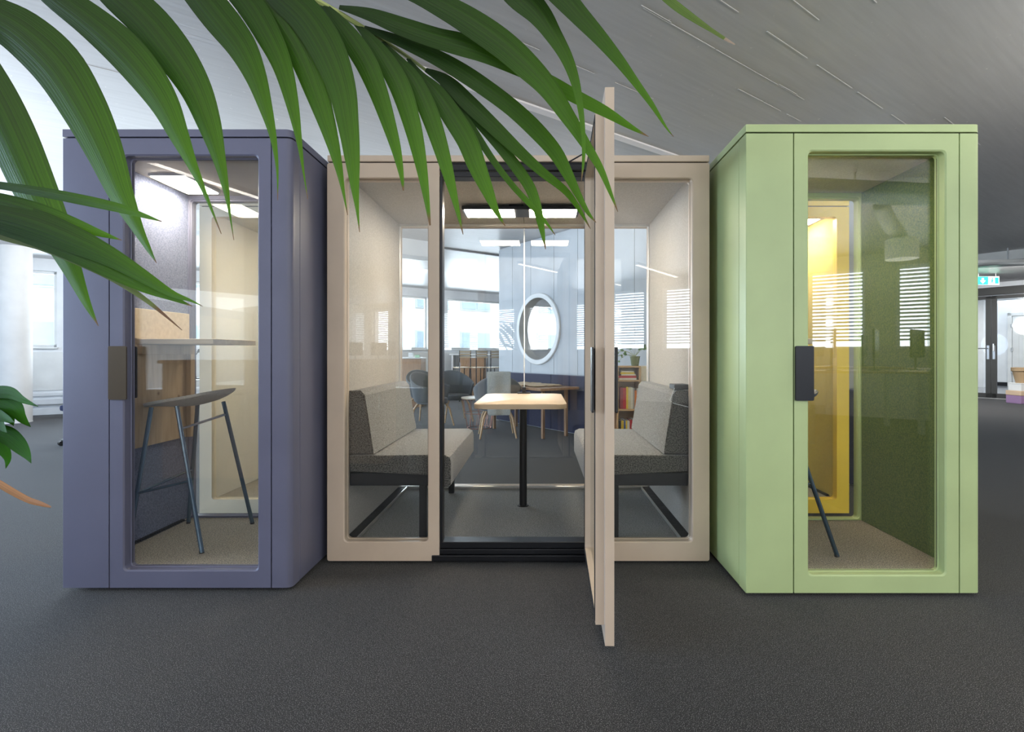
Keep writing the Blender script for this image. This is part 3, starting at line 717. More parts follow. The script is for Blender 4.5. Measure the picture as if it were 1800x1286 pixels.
# ------------------------------------------------------------------ lounge beyond
def skinloft(rows):
    g = B(); R = [[g.verts.new(p) for p in r] for r in rows]
    for a_, b_ in zip(R, R[1:]):
        for k in range(len(a_)-1): g.faces.new((a_[k], a_[k+1], b_[k+1], b_[k]))
    return g
def tub_chair(label, loc, rz, group=None, throw=False):
    t = thing('tub_chair', label, 'chair', loc, rz, group)
    # shell: sweeps round from arm to arm, high at the back (-y is the front)
    rows = []
    for zi in range(7):
        k = zi/6; row = []
        for ai in range(19):
            a_ = math.radians(-35+250*ai/18); c_ = math.sin(a_)
            htop = .66+.22*max(0, (c_+.3)/1.3)**1.5
            h = .40+(htop-.40)*k; r_ = .22+.08*k**.7
            row.append((r_*1.06*math.cos(a_), r_*math.sin(a_)+.02, h))
        rows.append(row)
    g = skinloft(rows)
    o = obj('shell', g, chair_grey, t, smooth=True); md = o.modifiers.new('thick', 'SOLIDIFY'); md.thickness = .03; md.offset = 1
    ss = o.modifiers.new('sub', 'SUBSURF'); ss.levels = 1; ss.render_levels = 1
    g = B(); prism(g, [(.25*math.cos(2*PI*k/20), .25*math.sin(2*PI*k/20)-.01) for k in range(20)], 'z', .37, .46)
    bmesh.ops.bevel(g, geom=[e for e in g.edges if abs(e.verts[0].co.z-e.verts[1].co.z) < 1e-5], offset=.02, segments=2, profile=.5, affect='EDGES')
    obj('seat', g, chair_grey, t, smooth=True)
    for sx_ in (-1, 1):
        for sy_ in (-1, 1):
            g = B(); tube(g, [(sx_*.15, sy_*.14, .385), (sx_*.20, sy_*.20, .28), (sx_*.25, sy_*.25, 0)], [.018, .017, .012], 8); obj('leg', g, oak_m, t, smooth=True)
    if throw:
        g = skinloft([[(x_, .385+.008*math.sin(x_*30), z_) if kk == 0 else (x_, .385-.035*kk, z_) for x_ in [-.16+.04*q for q in range(9)]] for kk, z_ in ((0, .33), (0, .5), (0, .7), (0, .90), (1, .935), (3.2, .92), (3.4, .6))])
        o = obj('throw', g, throw_m); o.location = loc; o.rotation_euler = (0, 0, rz)
        tag(o, 'pale throw hanging over the back of the nearest lounge chair', 'blanket')
        md = o.modifiers.new('thick', 'SOLIDIFY'); md.thickness = .014; ss = o.modifiers.new('sub', 'SUBSURF'); ss.levels = 1; ss.render_levels = 1
    return t
def gp(px, z): return ((px-VX)/F*z, z, 0)
tub_chair('grey tub chair in the lounge, leftmost, seen past the booth frame', gp(759, 8.55), math.radians(62))
tub_chair('grey tub chair half hidden behind the leftmost lounge chair', gp(748, 9.6), math.radians(40))
tub_chair('grey tub chair behind the wire basket table, seat towards us', gp(800, 9.3), math.radians(25))
tub_chair('dark grey lounge chair turned away, with a pale throw on it', gp(874, 7.55), math.radians(188), throw=True)
# wire basket table
t = thing('basket_table', 'copper wire basket side table with a round wooden top', 'side table', gp(842, 8.4))
g = B(); nn_ = 20
for k in range(nn_):
    a_ = 2*PI*k/nn_; b_ = a_+.35*(1 if k % 2 else -1)
    tube(g, [(.27*math.cos(a_), .27*math.sin(a_), .46), (.19*math.cos(b_), .19*math.sin(b_), .004)], .003, 5)
for r_, z_ in ((.27, .46), (.232, .24), (.19, .006)): tube(g, [(r_*math.cos(2*PI*k/24), r_*math.sin(2*PI*k/24), z_) for k in range(24)], .004, 5, closed=True)
obj('wire_basket', g, copper_m, t)
g = B(); lathe(g, [(.0, .465), (.28, .465), (.28, .485), (0, .485)], 28); obj('round_top', g, maple_m, t)
# table by the wall and cloth on it
t = thing('wall_table', 'long brown wooden table in front of the navy wall padding', 'table'); t.matrix_world = wallM
g = B(); box(g, .7, 2.25, -.78, -.10, .665, .70, .006); obj('tabletop', g, walnut_m, t)
for x_ in (.85, 2.1):
    g = B(); box(g, x_-.02, x_+.02, -.65, -.61, .0, .665, .004); box(g, x_-.02, x_+.02, -.24, -.20, .0, .665, .004); obj('leg', g, walnut_m, t)
g = B(); nx, ny = 16, 10; R = []
for i in range(nx+1):
    R.append([g.verts.new((1.0+.062*i+.03*random.random(), -.68+.045*j+.02*random.random(), .712+.022*random.random())) for j in range(ny+1)])
for i in range(nx):
    for j in range(ny): g.faces.new((R[i][j], R[i+1][j], R[i+1][j+1], R[i][j+1]))
o = obj('crumpled_cloth', g, paint('tan_cloth', (.62, .47, .30), .9), smooth=True); o.matrix_world = wallM
md = o.modifiers.new('thick', 'SOLIDIFY'); md.thickness = .006
tag(o, 'crumpled tan cloth lying on the brown wall table', 'cloth')

# wooden counters, bar stools and small boxes at the back
def counter(label, px0, px1, z, ytop, d=.5, name='wooden_counter'):
    x0, x1 = (px0-VX)/F*z, (px1-VX)/F*z; zt = H-(ytop-VY)/F*z
    t = thing(name, label, 'cabinet', ((x0+x1)/2, z, 0)); w_ = (x1-x0)/2
    g = B(); box(g, -w_, w_, 0, d, .0, zt-.03, .005); obj('body', g, walnut_m, t)
    g = B(); box(g, -w_-.01, w_+.01, -.01, d+.01, zt-.029, zt, .005); obj('worktop', g, offwhite_m, t)
    return t, zt
_, zt1 = counter('tall brown veneer counter at left beyond the grey chairs', 698, 740, 11.6, 628)
_, zt2 = counter('brown counter block behind the three bar stools', 808, 851, 14.0, 627)
for px, col, lab in ((733, (.10, .42, .16), 'small green and white box lying on the tall brown counter'), (722, (.55, .58, .60), 'small grey display standing on the tall brown counter')):
    x = (px-VX)/F*11.8
    t = thing('box', lab, 'box', (x, 11.8, zt1))
    g = B(); box(g, -.05, .05, 0, .08, .0, .05 if px == 733 else .10, .003); obj('body', g, paint('box_colour_%d' % px, col, .5), t)
    g = B(); box(g, -.052, .052, -.003, .083, .02, .035); obj('band', g, dwhite_m, t)
t = thing('high_table', 'long white high table behind the bar stools', 'table', gp(850, 14.8))
g = B(); box(g, -.95, .85, 0, .6, 1.12, 1.16, .005); obj('tabletop', g, dwhite_m, t)
for x_ in (-.9, .75):
    g = B(); box(g, x_, x_+.05, .05, .55, 0, 1.12, .004); obj('leg', g, steel_m, t)
bstool = None
for i, px in enumerate((812, 841, 866)):
    lab = ('leftmost', 'middle', 'rightmost')[i] + ' of the three slatted bar stools by the far windows'
    if bstool is None:
        t = thing('bar_chair', lab, 'stool', gp(px, 13.2), .6, 'slatted bar stools at the high table')
        for x_ in (-.15, .15):
            g = B(); tube(g, [(x_, -.17, 1.24), (x_, -.17, .82), (x_*1.1, -.2, 0)], .013, 6); obj('leg', g, dark_m, t)
            g = B(); tube(g, [(x_, .17, .82), (x_*1.1, .2, 0)], .013, 6); obj('leg', g, dark_m, t)
        g = B(); tube(g, [(-.16, -.185, .35), (.16, -.185, .35), (.16, .185, .35), (-.16, .185, .35)], .009, 6, closed=True); obj('foot_ring', g, dark_m, t)
        for k in range(5):
            g = B(); box(g, -.153, .153, -.19+k*.078, -.13+k*.078, .81, .835, .003); obj('slat', g, maple_m, t)
        for k in range(3):
            g = B(); box(g, -.153, .153, -.185, -.165, 1.06+k*.065, 1.10+k*.065, .003); obj('slat', g, maple_m, t)
        bstool = t; kids = [c for c in bpy.data.objects if c.parent == t]
    else:
        c = bstool.copy(); link(c); c.location = gp(px, 13.2); c['label'] = lab
        for k in kids:
            q = k.copy(); link(q); q.parent = c

# bookshelf, books, pot plant
BS0, BS1, BZ = .865, 1.108, 5.80
t = thing('bookshelf', 'oak bookshelf full of books behind the right bench', 'bookshelf', (0, BZ, 0))
g = B()
for x_ in (BS0-.25, BS0, BS1): box(g, x_-.009, x_+.009, 0, .28, .0, 1.016, .002)
obj('upright', g, oak_m, t)
for k, z_ in enumerate((.04, .235, .555, .872, 1.025)):
    g = B(); box(g, BS0-.259, BS1+.009, 0, .28, z_-.009, z_+.009, .002); obj('shelf', g, oak_m, t)
g = B(); box(g, BS0-.25, BS1, .281, .29, 0, 1.03); obj('back_board', g, oak_m, t)
t = thing('side_cabinet', 'plain cream cabinet standing right of the bookshelf', 'cabinet', (BS1+.012, BZ, 0))
g = B(); box(g, 0, .5, 0, .35, 0, 1.03, .004); obj('body', g, cream_m, t)
g = B(); box(g, .01, .49, -.018, -.001, .02, 1.01, .003); obj('door', g, felt_cream, t)
cols = {'red': (.50, .02, .04), 'yellow': (.75, .55, .04), 'white': (.75, .74, .70), 'black': (.03, .03, .035), 'dark red': (.28, .02, .05), 'orange': (.70, .20, .04), 'blue': (.05, .10, .30), 'grey': (.40, .40, .42), 'cream': (.66, .60, .42)}
bm_ = {k: paint('book_cover_'+k.replace(' ', '_'), v, .45) for k, v in cols.items()}
page_m = paint('book_pages', (.78, .74, .64), .8)
def book(label, x, z, w_, h, d, c, flat=False, grp=None):
    t = thing('book', label, 'book', (x, BZ+.02, z), 0, grp)
    g = B()
    if flat: box(g, 0, w_, 0, d, 0, .003); box(g, 0, w_, 0, d, h-.003, h); box(g, 0, w_, -.002, .003, 0, h, .001)
    else: box(g, 0, .003, 0, d, 0, h); box(g, w_-.003, w_, 0, d, 0, h); box(g, 0, w_, -.002, .003, 0, h, .001)
    obj('cover', g, bm_[c], t)
    g = B()
    if flat: box(g, .006, w_-.004, .0035, d-.005, .0032, h-.0032)
    else: box(g, .0032, w_-.0032, .0035, d-.005, .005, h-.005)
    obj('pages', g, page_m, t)
z_ = .882
names_ = ['lowest', 'second', 'third', 'fourth', 'fifth', 'topmost']
for i, (c, h, w_, off) in enumerate((('white', .020, .19, 0), ('red', .026, .19, -.005), ('white', .016, .16, .02), ('yellow', .018, .155, .012), ('white', .016, .14, .02), ('black', .018, .13, .03))):
    book('%s %s book in the flat stack on the top shelf' % (names_[i], c), .885+off, z_, w_, h, .2, c, True, 'books lying on the top shelf'); z_ += h+.0005
x_ = .895
for i, (c, w_, h) in enumerate((('dark red', .030, .235), ('red', .034, .23), ('yellow', .022, .24), ('cream', .024, .235), ('white', .026, .235), ('grey', .016, .225), ('orange', .022, .2), ('white', .02, .22))):
    book('%s upright book, %s from the left on the middle shelf' % (c, ['first', 'second', 'third', 'fourth', 'fifth', 'sixth', 'seventh', 'eighth'][i]), x_, .565, w_, h, .2, c, False, 'books standing on the middle shelf'); x_ += w_+.001
x_ = .885
for i, (c, w_, h) in enumerate((('black', .02, .19), ('yellow', .028, .19), ('blue', .02, .2), ('yellow', .016, .19), ('white', .026, .19), ('red', .028, .2), ('white', .02, .21))):
    book('%s upright book, %s from the left on the lower shelf' % (c, ['first', 'second', 'third', 'fourth', 'fifth', 'sixth', 'seventh'][i]), x_, .245, w_, h, .2, c, False, 'books standing on the lower shelf'); x_ += w_+.001

def leaf_mesh(g, pts, wid, fold=.25, uvl=None, rows_extra=1, side=None):
    """leaf blade along world points; wid = full widths; V-folded"""
    uv = g.loops.layers.uv.verify(); n = len(pts); R = []
    for i, p in enumerate(pts):
        d = (pts[min(i+1, n-1)]-pts[max(i-1, 0)]).normalized()
        s_ = d.cross(side if side else Vector((0, 1, 0))).normalized(); nrm = s_.cross(d).normalized()
        hw = wid[i]/2; row = []
        for u in (-1, -.5, 0, .5, 1):
            row.append(g.verts.new(p+s_*hw*u*(1-.1*fold)+nrm*(hw*fold*(abs(u)))))
        R.append(row)
    for i in range(n-1):
        for k in range(4):
            f = g.faces.new((R[i][k], R[i][k+1], R[i+1][k+1], R[i+1][k])); f.smooth = True
            for l, (uu, vv) in zip(f.loops, ((k/4, i/(n-1)), ((k+1)/4, i/(n-1)), ((k+1)/4, (i+1)/(n-1)), (k/4, (i+1)/(n-1)))): l[uv].uv = (uu, vv)
def catmull(pts, m):
    out = []; n = len(pts)
    for i in range(n-1):
        p0, p1, p2, p3 = pts[max(i-1, 0)], pts[i], pts[i+1], pts[min(i+2, n-1)]
        for k in range(m):
            t_ = k/m
            out.append(tuple(.5*((2*b_)+(-a_+c_)*t_+(2*a_-5*b_+4*c_-d_)*t_**2+(-a_+3*b_-3*c_+d_)*t_**3) for a_, b_, c_, d_ in zip(p0, p1, p2, p3)))
    out.append(tuple(pts[-1])); return out
# pot plant on the shelf
potm = paint('olive_green_pot', (.13, .17, .05), .6)
t = thing('pot_plant', 'small trailing plant in an olive pot on top of the bookshelf', 'plant', (1.095-.02, BZ+.12, 1.0345))
g = B(); lathe(g, [(.04, 0), (.055, .095), (.058, .095), (.058, .105), (.05, .105), (.045, .09), (0, .09)], 20); obj('pot', g, potm, t, smooth=True)
pl_m = leafmat('shelf_plant_leaf', (.05, .15, .02), (.10, .26, .03), (.10, .26, .03), .95)
for k in range(12):
    a_ = [3.1, 3.0, 3.3, 2.7, 1.4, .8, .2, -.1, .4, 2.2, 3.5, 2.9][k]; L_ = [.36, .42, .30, .22, .16, .16, .18, .22, .12, .14, .25, .34][k]
    pts = [Vector((L_*q*math.cos(a_), -.1*L_*q*(k % 3), .10+.12*math.sin(q*2.2)*(1 if k not in (0, 1, 10) else .5)-(.18*q*q if k in (0, 1, 2, 10, 11) else 0))) for q in [i/8 for i in range(9)]]
    g = B(); tube(g, pts, .002, 5); st_ = obj('stem', g, rachis_m, t)
    for q in (3, 5, 6, 7, 8):
        p = pts[q]; dx_ = random.uniform(-.03, .03); e = p+Vector((dx_+.03*math.cos(a_), -.02, random.uniform(-.035, .03)))
        g = B(); leaf_mesh(g, [p, p.lerp(e, .3), p.lerp(e, .6), e], [.004, .026, .026, .002]); obj('leaf', g, pl_m, st_)

# ------------------------------------------------------------------ left background: column, office chairs, desk
t = thing('column', 'round white concrete column at the left edge of the photo', 'column', ((25-VX)/F*9.06, 9.06, 0))
g = B(); lathe(g, [(.235, 0), (.235, .01), (.23, .012), (.23, HC-.01)], 40); obj('shaft', g, column_m, t, smooth=True)
def office_chair(label, loc, rz, grp=None):
    t = thing('office_chair', label, 'office chair', loc, rz)
    for k in range(5):
        a_ = 2*PI*k/5
        g = B(); tube(g, [(0, 0, .12), (.30*math.cos(a_), .30*math.sin(a_), .07)], [.025, .015], 8); l = obj('base_arm', g, steel_m, t)
        g = B()
        for s_ in (-.02, .02):
            cx, cy = .30*math.cos(a_), .30*math.sin(a_); sx_, sy_ = -math.sin(a_)*s_, math.cos(a_)*s_
            tube(g, [(cx+sx_*.5, cy+sy_*.5, .03), (cx+sx_*1.5, cy+sy_*1.5, .03)], .03, 12)
        obj('caster', g, black_m, l)
    g = B(); tube(g, [(0, 0, .08), (0, 0, .44)], .025, 12); obj('gas_lift', g, black_m, t)
    g = B(); box(g, -.24, .24, -.24, .24, .44, .52, .03); obj('seat', g, navy_m, t, smooth=True)
    g = B(); box(g, -.22, .22, .22, .28, .56, 1.0, .025); obj('backrest', g, black_m, t, smooth=True)
    g = B(); box(g, -.03, .03, .24, .27, .46, .60, .005); obj('back_bracket', g, black_m, t)
office_chair('office chair mostly hidden behind the blue booth, nearest caster showing', ((160-VX)/F*7.0, 7.0, 0), .3)
office_chair('office chair by the far desk, its casters just left of the blue booth', ((154-VX)/F*9.7, 9.7, 0), .9)
t = thing('desk', 'white office desk seen between the blue booth frame and the cream booth', 'desk', ((345-VX)/F*8.6, 8.6, 0), AU)
g = B(); box(g, -1.2, .5, 0, .8, .72, .745, .004); obj('desktop', g, dwhite_m, t)
for x_ in (-1.15, .42):
    for y_ in (.05, .7):
        g = B(); box(g, x_, x_+.05, y_, y_+.05, 0, .72, .003); obj('leg', g, steel_m, t)
t = thing('desk_lamp', 'black jointed desk lamp standing on the white desk', 'lamp', Vector(((345-VX)/F*8.9, 8.9, .745)))
g = B(); lathe(g, [(.08, 0), (.08, .015), (.01, .02)], 20); obj('base', g, black_m, t)
g = B(); tube(g, [(0, 0, .02), (-.12, 0, .25), (.05, 0, .48)], .008, 6); obj('arm', g, black_m, t)
g = B(); lathe(g, [(.02, .06), (.06, 0), (.055, 0)], 16, (.06, 0, .44)); obj('lamp_shade', g, black_m, t)

# ------------------------------------------------------------------ right background: sign, cable tray, boxes
t = thing('exit_sign', 'green and white illuminated emergency exit sign above the glazed door', 'sign', P(1737, 493, 12.2))
g = B(); box(g, -.26, .26, 0, .06, -.10, .10, .006); obj('housing', g, dwhite_m, t)
gr_m = emit('sign_green', (.02, .60, .36), 1.1); wh_m = emit('sign_white', (.9, 1, .97), 1.3)
g = B(); box(g, -.25, -.005, -.006, -.0005, -.09, .09); pl1 = obj('arrow_panel', g, gr_m, t)
g = B(); prism(g, [(-.15, .06), (-.105, .06), (-.105, .0), (-.065, .0), (-.1275, -.07), (-.19, .0), (-.15, .0)], 'y', -.010, -.0065); obj('down_arrow', g, wh_m, pl1)
g = B(); box(g, .005, .25, -.006, -.0005, -.09, .09); pl2 = obj('exit_panel', g, wh_m, t)
g = B(); prism(g, [(.15, -.07), (.23, -.07), (.23, .07), (.15, .07)], 'y', -.009, -.0065)
lathe_pts = [(.09+.017*math.cos(2*PI*k/10), .05+.017*math.sin(2*PI*k/10)) for k in range(10)]; prism(g, lathe_pts, 'y', -.009, -.0065)
prism(g, [(.07, .03), (.10, .03), (.115, .0), (.14, .01), (.14, .02), (.10, -.01), (.10, -.03), (.13, -.07), (.115, -.075), (.085, -.035), (.05, -.07), (.035, -.06), (.07, -.02)], 'y', -.009, -.0065); obj('running_figure', g, gr_m, pl2)
g = B(); tube(g, [(-.2, .03, .1), (-.2, .03, .19)], .006, 6); tube(g, [(.2, .03, .1), (.2, .03, .19)], .006, 6); obj('hanger', g, steel_m, t)
t = thing('cable_tray', 'perforated metal cable tray hanging below the ceiling at far right', 'cable tray')
tz = 9.2; q0 = P(1716, 462, tz)
g = B(); trayM = Matrix.Translation((q0.x, q0.y, q0.z)) @ Matrix.Rotation(math.atan2(-.12, 1), 4, 'Z')
box(g, -1.5, 3.5, 0, .20, 0, .004, M=trayM); box(g, -1.5, 3.5, 0, .004, 0, .05, M=trayM); box(g, -1.5, 3.5, .196, .20, 0, .05, M=trayM); obj('tray', g, alu_m, t)
for k in range(4):
    g = B(); box(g, -1.0+k*1.55, -.98+k*1.55, .08, .1, .0, HC-q0.z, M=trayM); obj('hanger', g, steel_m, t)
g = B(); tube(g, [trayM @ Vector((-1.5+.5*k, .08+.03*math.sin(k), .02)) for k in range(11)], .012, 6); obj('cable', g, paint('orange_cable', (.45, .16, .05), .6), t)
bp = P(1797, 0, 12.3); hx_ = bp.x
t = thing('crate', 'purple and tan crate on the carpet at the right edge', 'crate', (hx_+.10, 12.3, 0))
g = B(); box(g, -.13, .4, 0, .4, .0, .19, .01); obj('body', g, paint('purple_plastic', (.30, .18, .33), .6), t)
g = B(); box(g, -.135, .405, -.005, .405, .19, .30, .01); obj('lid', g, paint('tan_board', (.60, .44, .30), .7), t)
t = thing('paper_stack', 'white box lying on the purple crate', 'box', (hx_+.10, 12.3, .30))
g = B(); box(g, -.11, .35, .02, .36, .001, .16, .008); obj('body', g, dwhite_m, t)
g = B(); box(g, -.115, .355, .015, .365, .16, .18, .004); obj('lid', g, dwhite_m, t)
t = thing('basket', 'brown basket on top of the boxes at the right edge', 'basket', (hx_+.22, 12.5, .482))
g = B(); lathe(g, [(.15, 0), (.21, .26), (.235, .28), (.235, .33), (.20, .35), (.20, .30), (.14, .02), (0, .02)], 24); obj('body', g, paint('brown_wicker', (.36, .25, .14), .8), t)
g = B(); tube(g, [(.225*math.cos(2*PI*k/20), .225*math.sin(2*PI*k/20), .345) for k in range(20)], .015, 6, closed=True); obj('rim', g, MATS['brown_wicker'], t)

# ------------------------------------------------------------------ behind the camera, for the reflections
rg_ = 'ceiling tube lamps behind the camera'
lampb = None
for i, (x_, y_) in enumerate(((-2.9, .75), (.2, -1.2), (2.2, -3.8))):
    lab = ('linear ceiling lamp mirrored in the blue booth door', 'linear ceiling lamp mirrored in the meeting booth glass', 'linear ceiling lamp mirrored in the right fixed pane')[i]
    t = thing('linear_lamp', lab, 'lamp', (x_, y_, 2.66), math.radians(110) if i == 0 else math.radians(126), rg_)
    g = B(); box(g, -.9, .9, -.03, .03, .012, .06, .004); obj('housing', g, alu_m, t)
    g = B(); box(g, -.89, .89, -.026, .026, .006, .012); obj('light_strip', g, cool_lamp, t)
    for s_ in (-.6, .6):
        g = B(); tube(g, [(s_, 0, .06), (s_, 0, HC-2.68)], .003, 5); obj('suspension_wire', g, steel_m, t)
t = thing('air_duct', 'round blue-grey ventilation duct mirrored in the green booth door', 'duct', (4.2, -.35, 2.80))
g = B(); tube(g, [(-1.6, .3, 0), (-.3, .12, 0), (1.0, -.1, .02), (2.4, -.35, .02)], .115, 20); obj('duct', g, paint('galvanised_duct', (.30, .38, .42), .35, .5), t, smooth=True)
for xx_ in (-1.0, .6):
    g = B(); tube(g, [(xx_, .2-.13*(xx_+1), .12-.0), (xx_, .2-.13*(xx_+1), .198)], .01, 6); obj('hanger', g, steel_m, t)
t = thing('flexible_duct', 'white ribbed flexible duct with round outlet mirrored in the green booth', 'duct', (4.05, -.62, 2.0))
pts = [(-.35, .1, .78), (-.26, .02, .70), (-.15, -.05, .60), (-.05, -.08, .50), (0, -.08, .42)]
cm_ = catmull(pts, 10); g = B(); tube(g, cm_, [.075+.008*(k % 2) for k in range(len(cm_))], 16); obj('ribbed_hose', g, offwhite_m, t)
g = B(); lathe(g, [(.0, .22), (.16, .22), (.16, .44), (.08, .45), (0, .45)], 28, (0, -.08, 0)); obj('outlet', g, offwhite_m, t, smooth=True)
for i, (x_, y_) in enumerate(((4.3, -1.5), (6.3, -2.3), (4.9, -3.6), (-5.0, -8.6), (-3.0, -7.2))):
    t = thing('desk', ('desk with upright monitors mirrored in the green booth door', 'second desk mirrored at the right of the green booth door', 'desk farther back mirrored in the green booth door', 'desk before the blinds mirrored in the left fixed pane', 'desk mirrored low in the left fixed pane of the sand booth')[i], 'desk', (x_, y_, 0), .25, 'desks behind the camera')
    g = B(); box(g, -.9, .9, -.4, .4, .93, .955, .004); obj('desktop', g, oak_m, t)
    for xx_ in (-.8, .75):
        g = B(); box(g, xx_, xx_+.06, -.05, .05, 0, .93, .004); obj('leg', g, steel_m, t)
    for k in range(3):
        if i < 3 and k == 1 and i == 1: continue
        mt = thing('monitor', '%s monitor on %s, seen mirrored in the booth glass' % (('left', 'middle', 'right')[k], ('the nearest desk', 'the rightmost desk', 'the farther desk', 'the desk before the blinds', 'the low mirrored desk')[i]), 'monitor', (x_-.6+.6*k, y_-.1*k+.05, .956), 2.0+.22*k-.1*i, 'monitors behind the camera')
        g = B(); box(g, -.28, .28, -.012, .012, .16, .52, .006); obj('screen', g, dark_m, mt)
        g = B(); box(g, -.02, .02, .012, .03, .01, .3, .003); box(g, -.1, .1, -.06, .08, 0, .01, .003); obj('stand', g, dark_m, mt)

# ------------------------------------------------------------------ plants in the foreground
palm = thing('palm_plant', 'large green palm arching over the whole left half of the photo', 'plant', (-1.15, .62, 0))
pb = Vector((-1.15, .62, 0))
g = B(); lathe(g, [(.14, 0), (.19, .34), (.20, .34), (.20, .36), (.175, .36), (.16, .31), (0, .31)], 28); obj('pot', g, paint('grey_planter', (.25, .25, .24), .6), palm, smooth=True)
g = B(); lathe(g, [(0, .31), (.158, .312), (0, .325)], 24); obj('soil', g, paint('soil', (.04, .028, .02), .95), palm)
g = B(); tube(g, [(0, 0, .3), (.01, 0, .6), (.02, 0, .9)], [.03, .025, .02], 12); obj('trunk', g, paint('palm_trunk', (.12, .14, .05), .7), palm, smooth=True)
def frond(stem_pts, leaves, r=.006):
    g = B(); sp_ = [Vector(q)-pb for q in catmull([tuple(p) for p in stem_pts], 6)]
    n_ = len(sp_); tube(g, sp_, [r*(1.6-1.35*i/(n_-1)) for i in range(n_)], 8)
    st_ = obj('frond', g, rachis_m, palm, smooth=True)
    for L_ in leaves:
        pts, m_ = L_[0], (L_[1] if len(L_) > 1 else leaf_m)
        c_ = catmull(pts, 5)
        wp = [P(px, py, z)-pb for px, py, w_, z in c_]; ww = [max(.0006, w_*z/F) for px, py, w_, z in c_]
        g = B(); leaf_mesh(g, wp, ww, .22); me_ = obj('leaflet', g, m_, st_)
def L(z0, z1, *pts):    # leaf given as (x, y, width) stations; distance runs z0 -> z1
    n_ = len(pts); return [(x, y, w_, z0+(z1-z0)*i/(n_-1)) for i, (x, y, w_) in enumerate(pts)]
rach = [Vector((-1.13, .62, .85)), Vector((-1.10, .62, 1.25)), Vector((-.98, .60, 1.58)), P(-330, -120, .58), P(-100, -130, .58), P(150, -115, .59), P(350, -75, .60), P(470, -35, .61), P(552, 0, .62), P(624, 40, .63), P(711, 96, .65), P(782, 149, .66)]
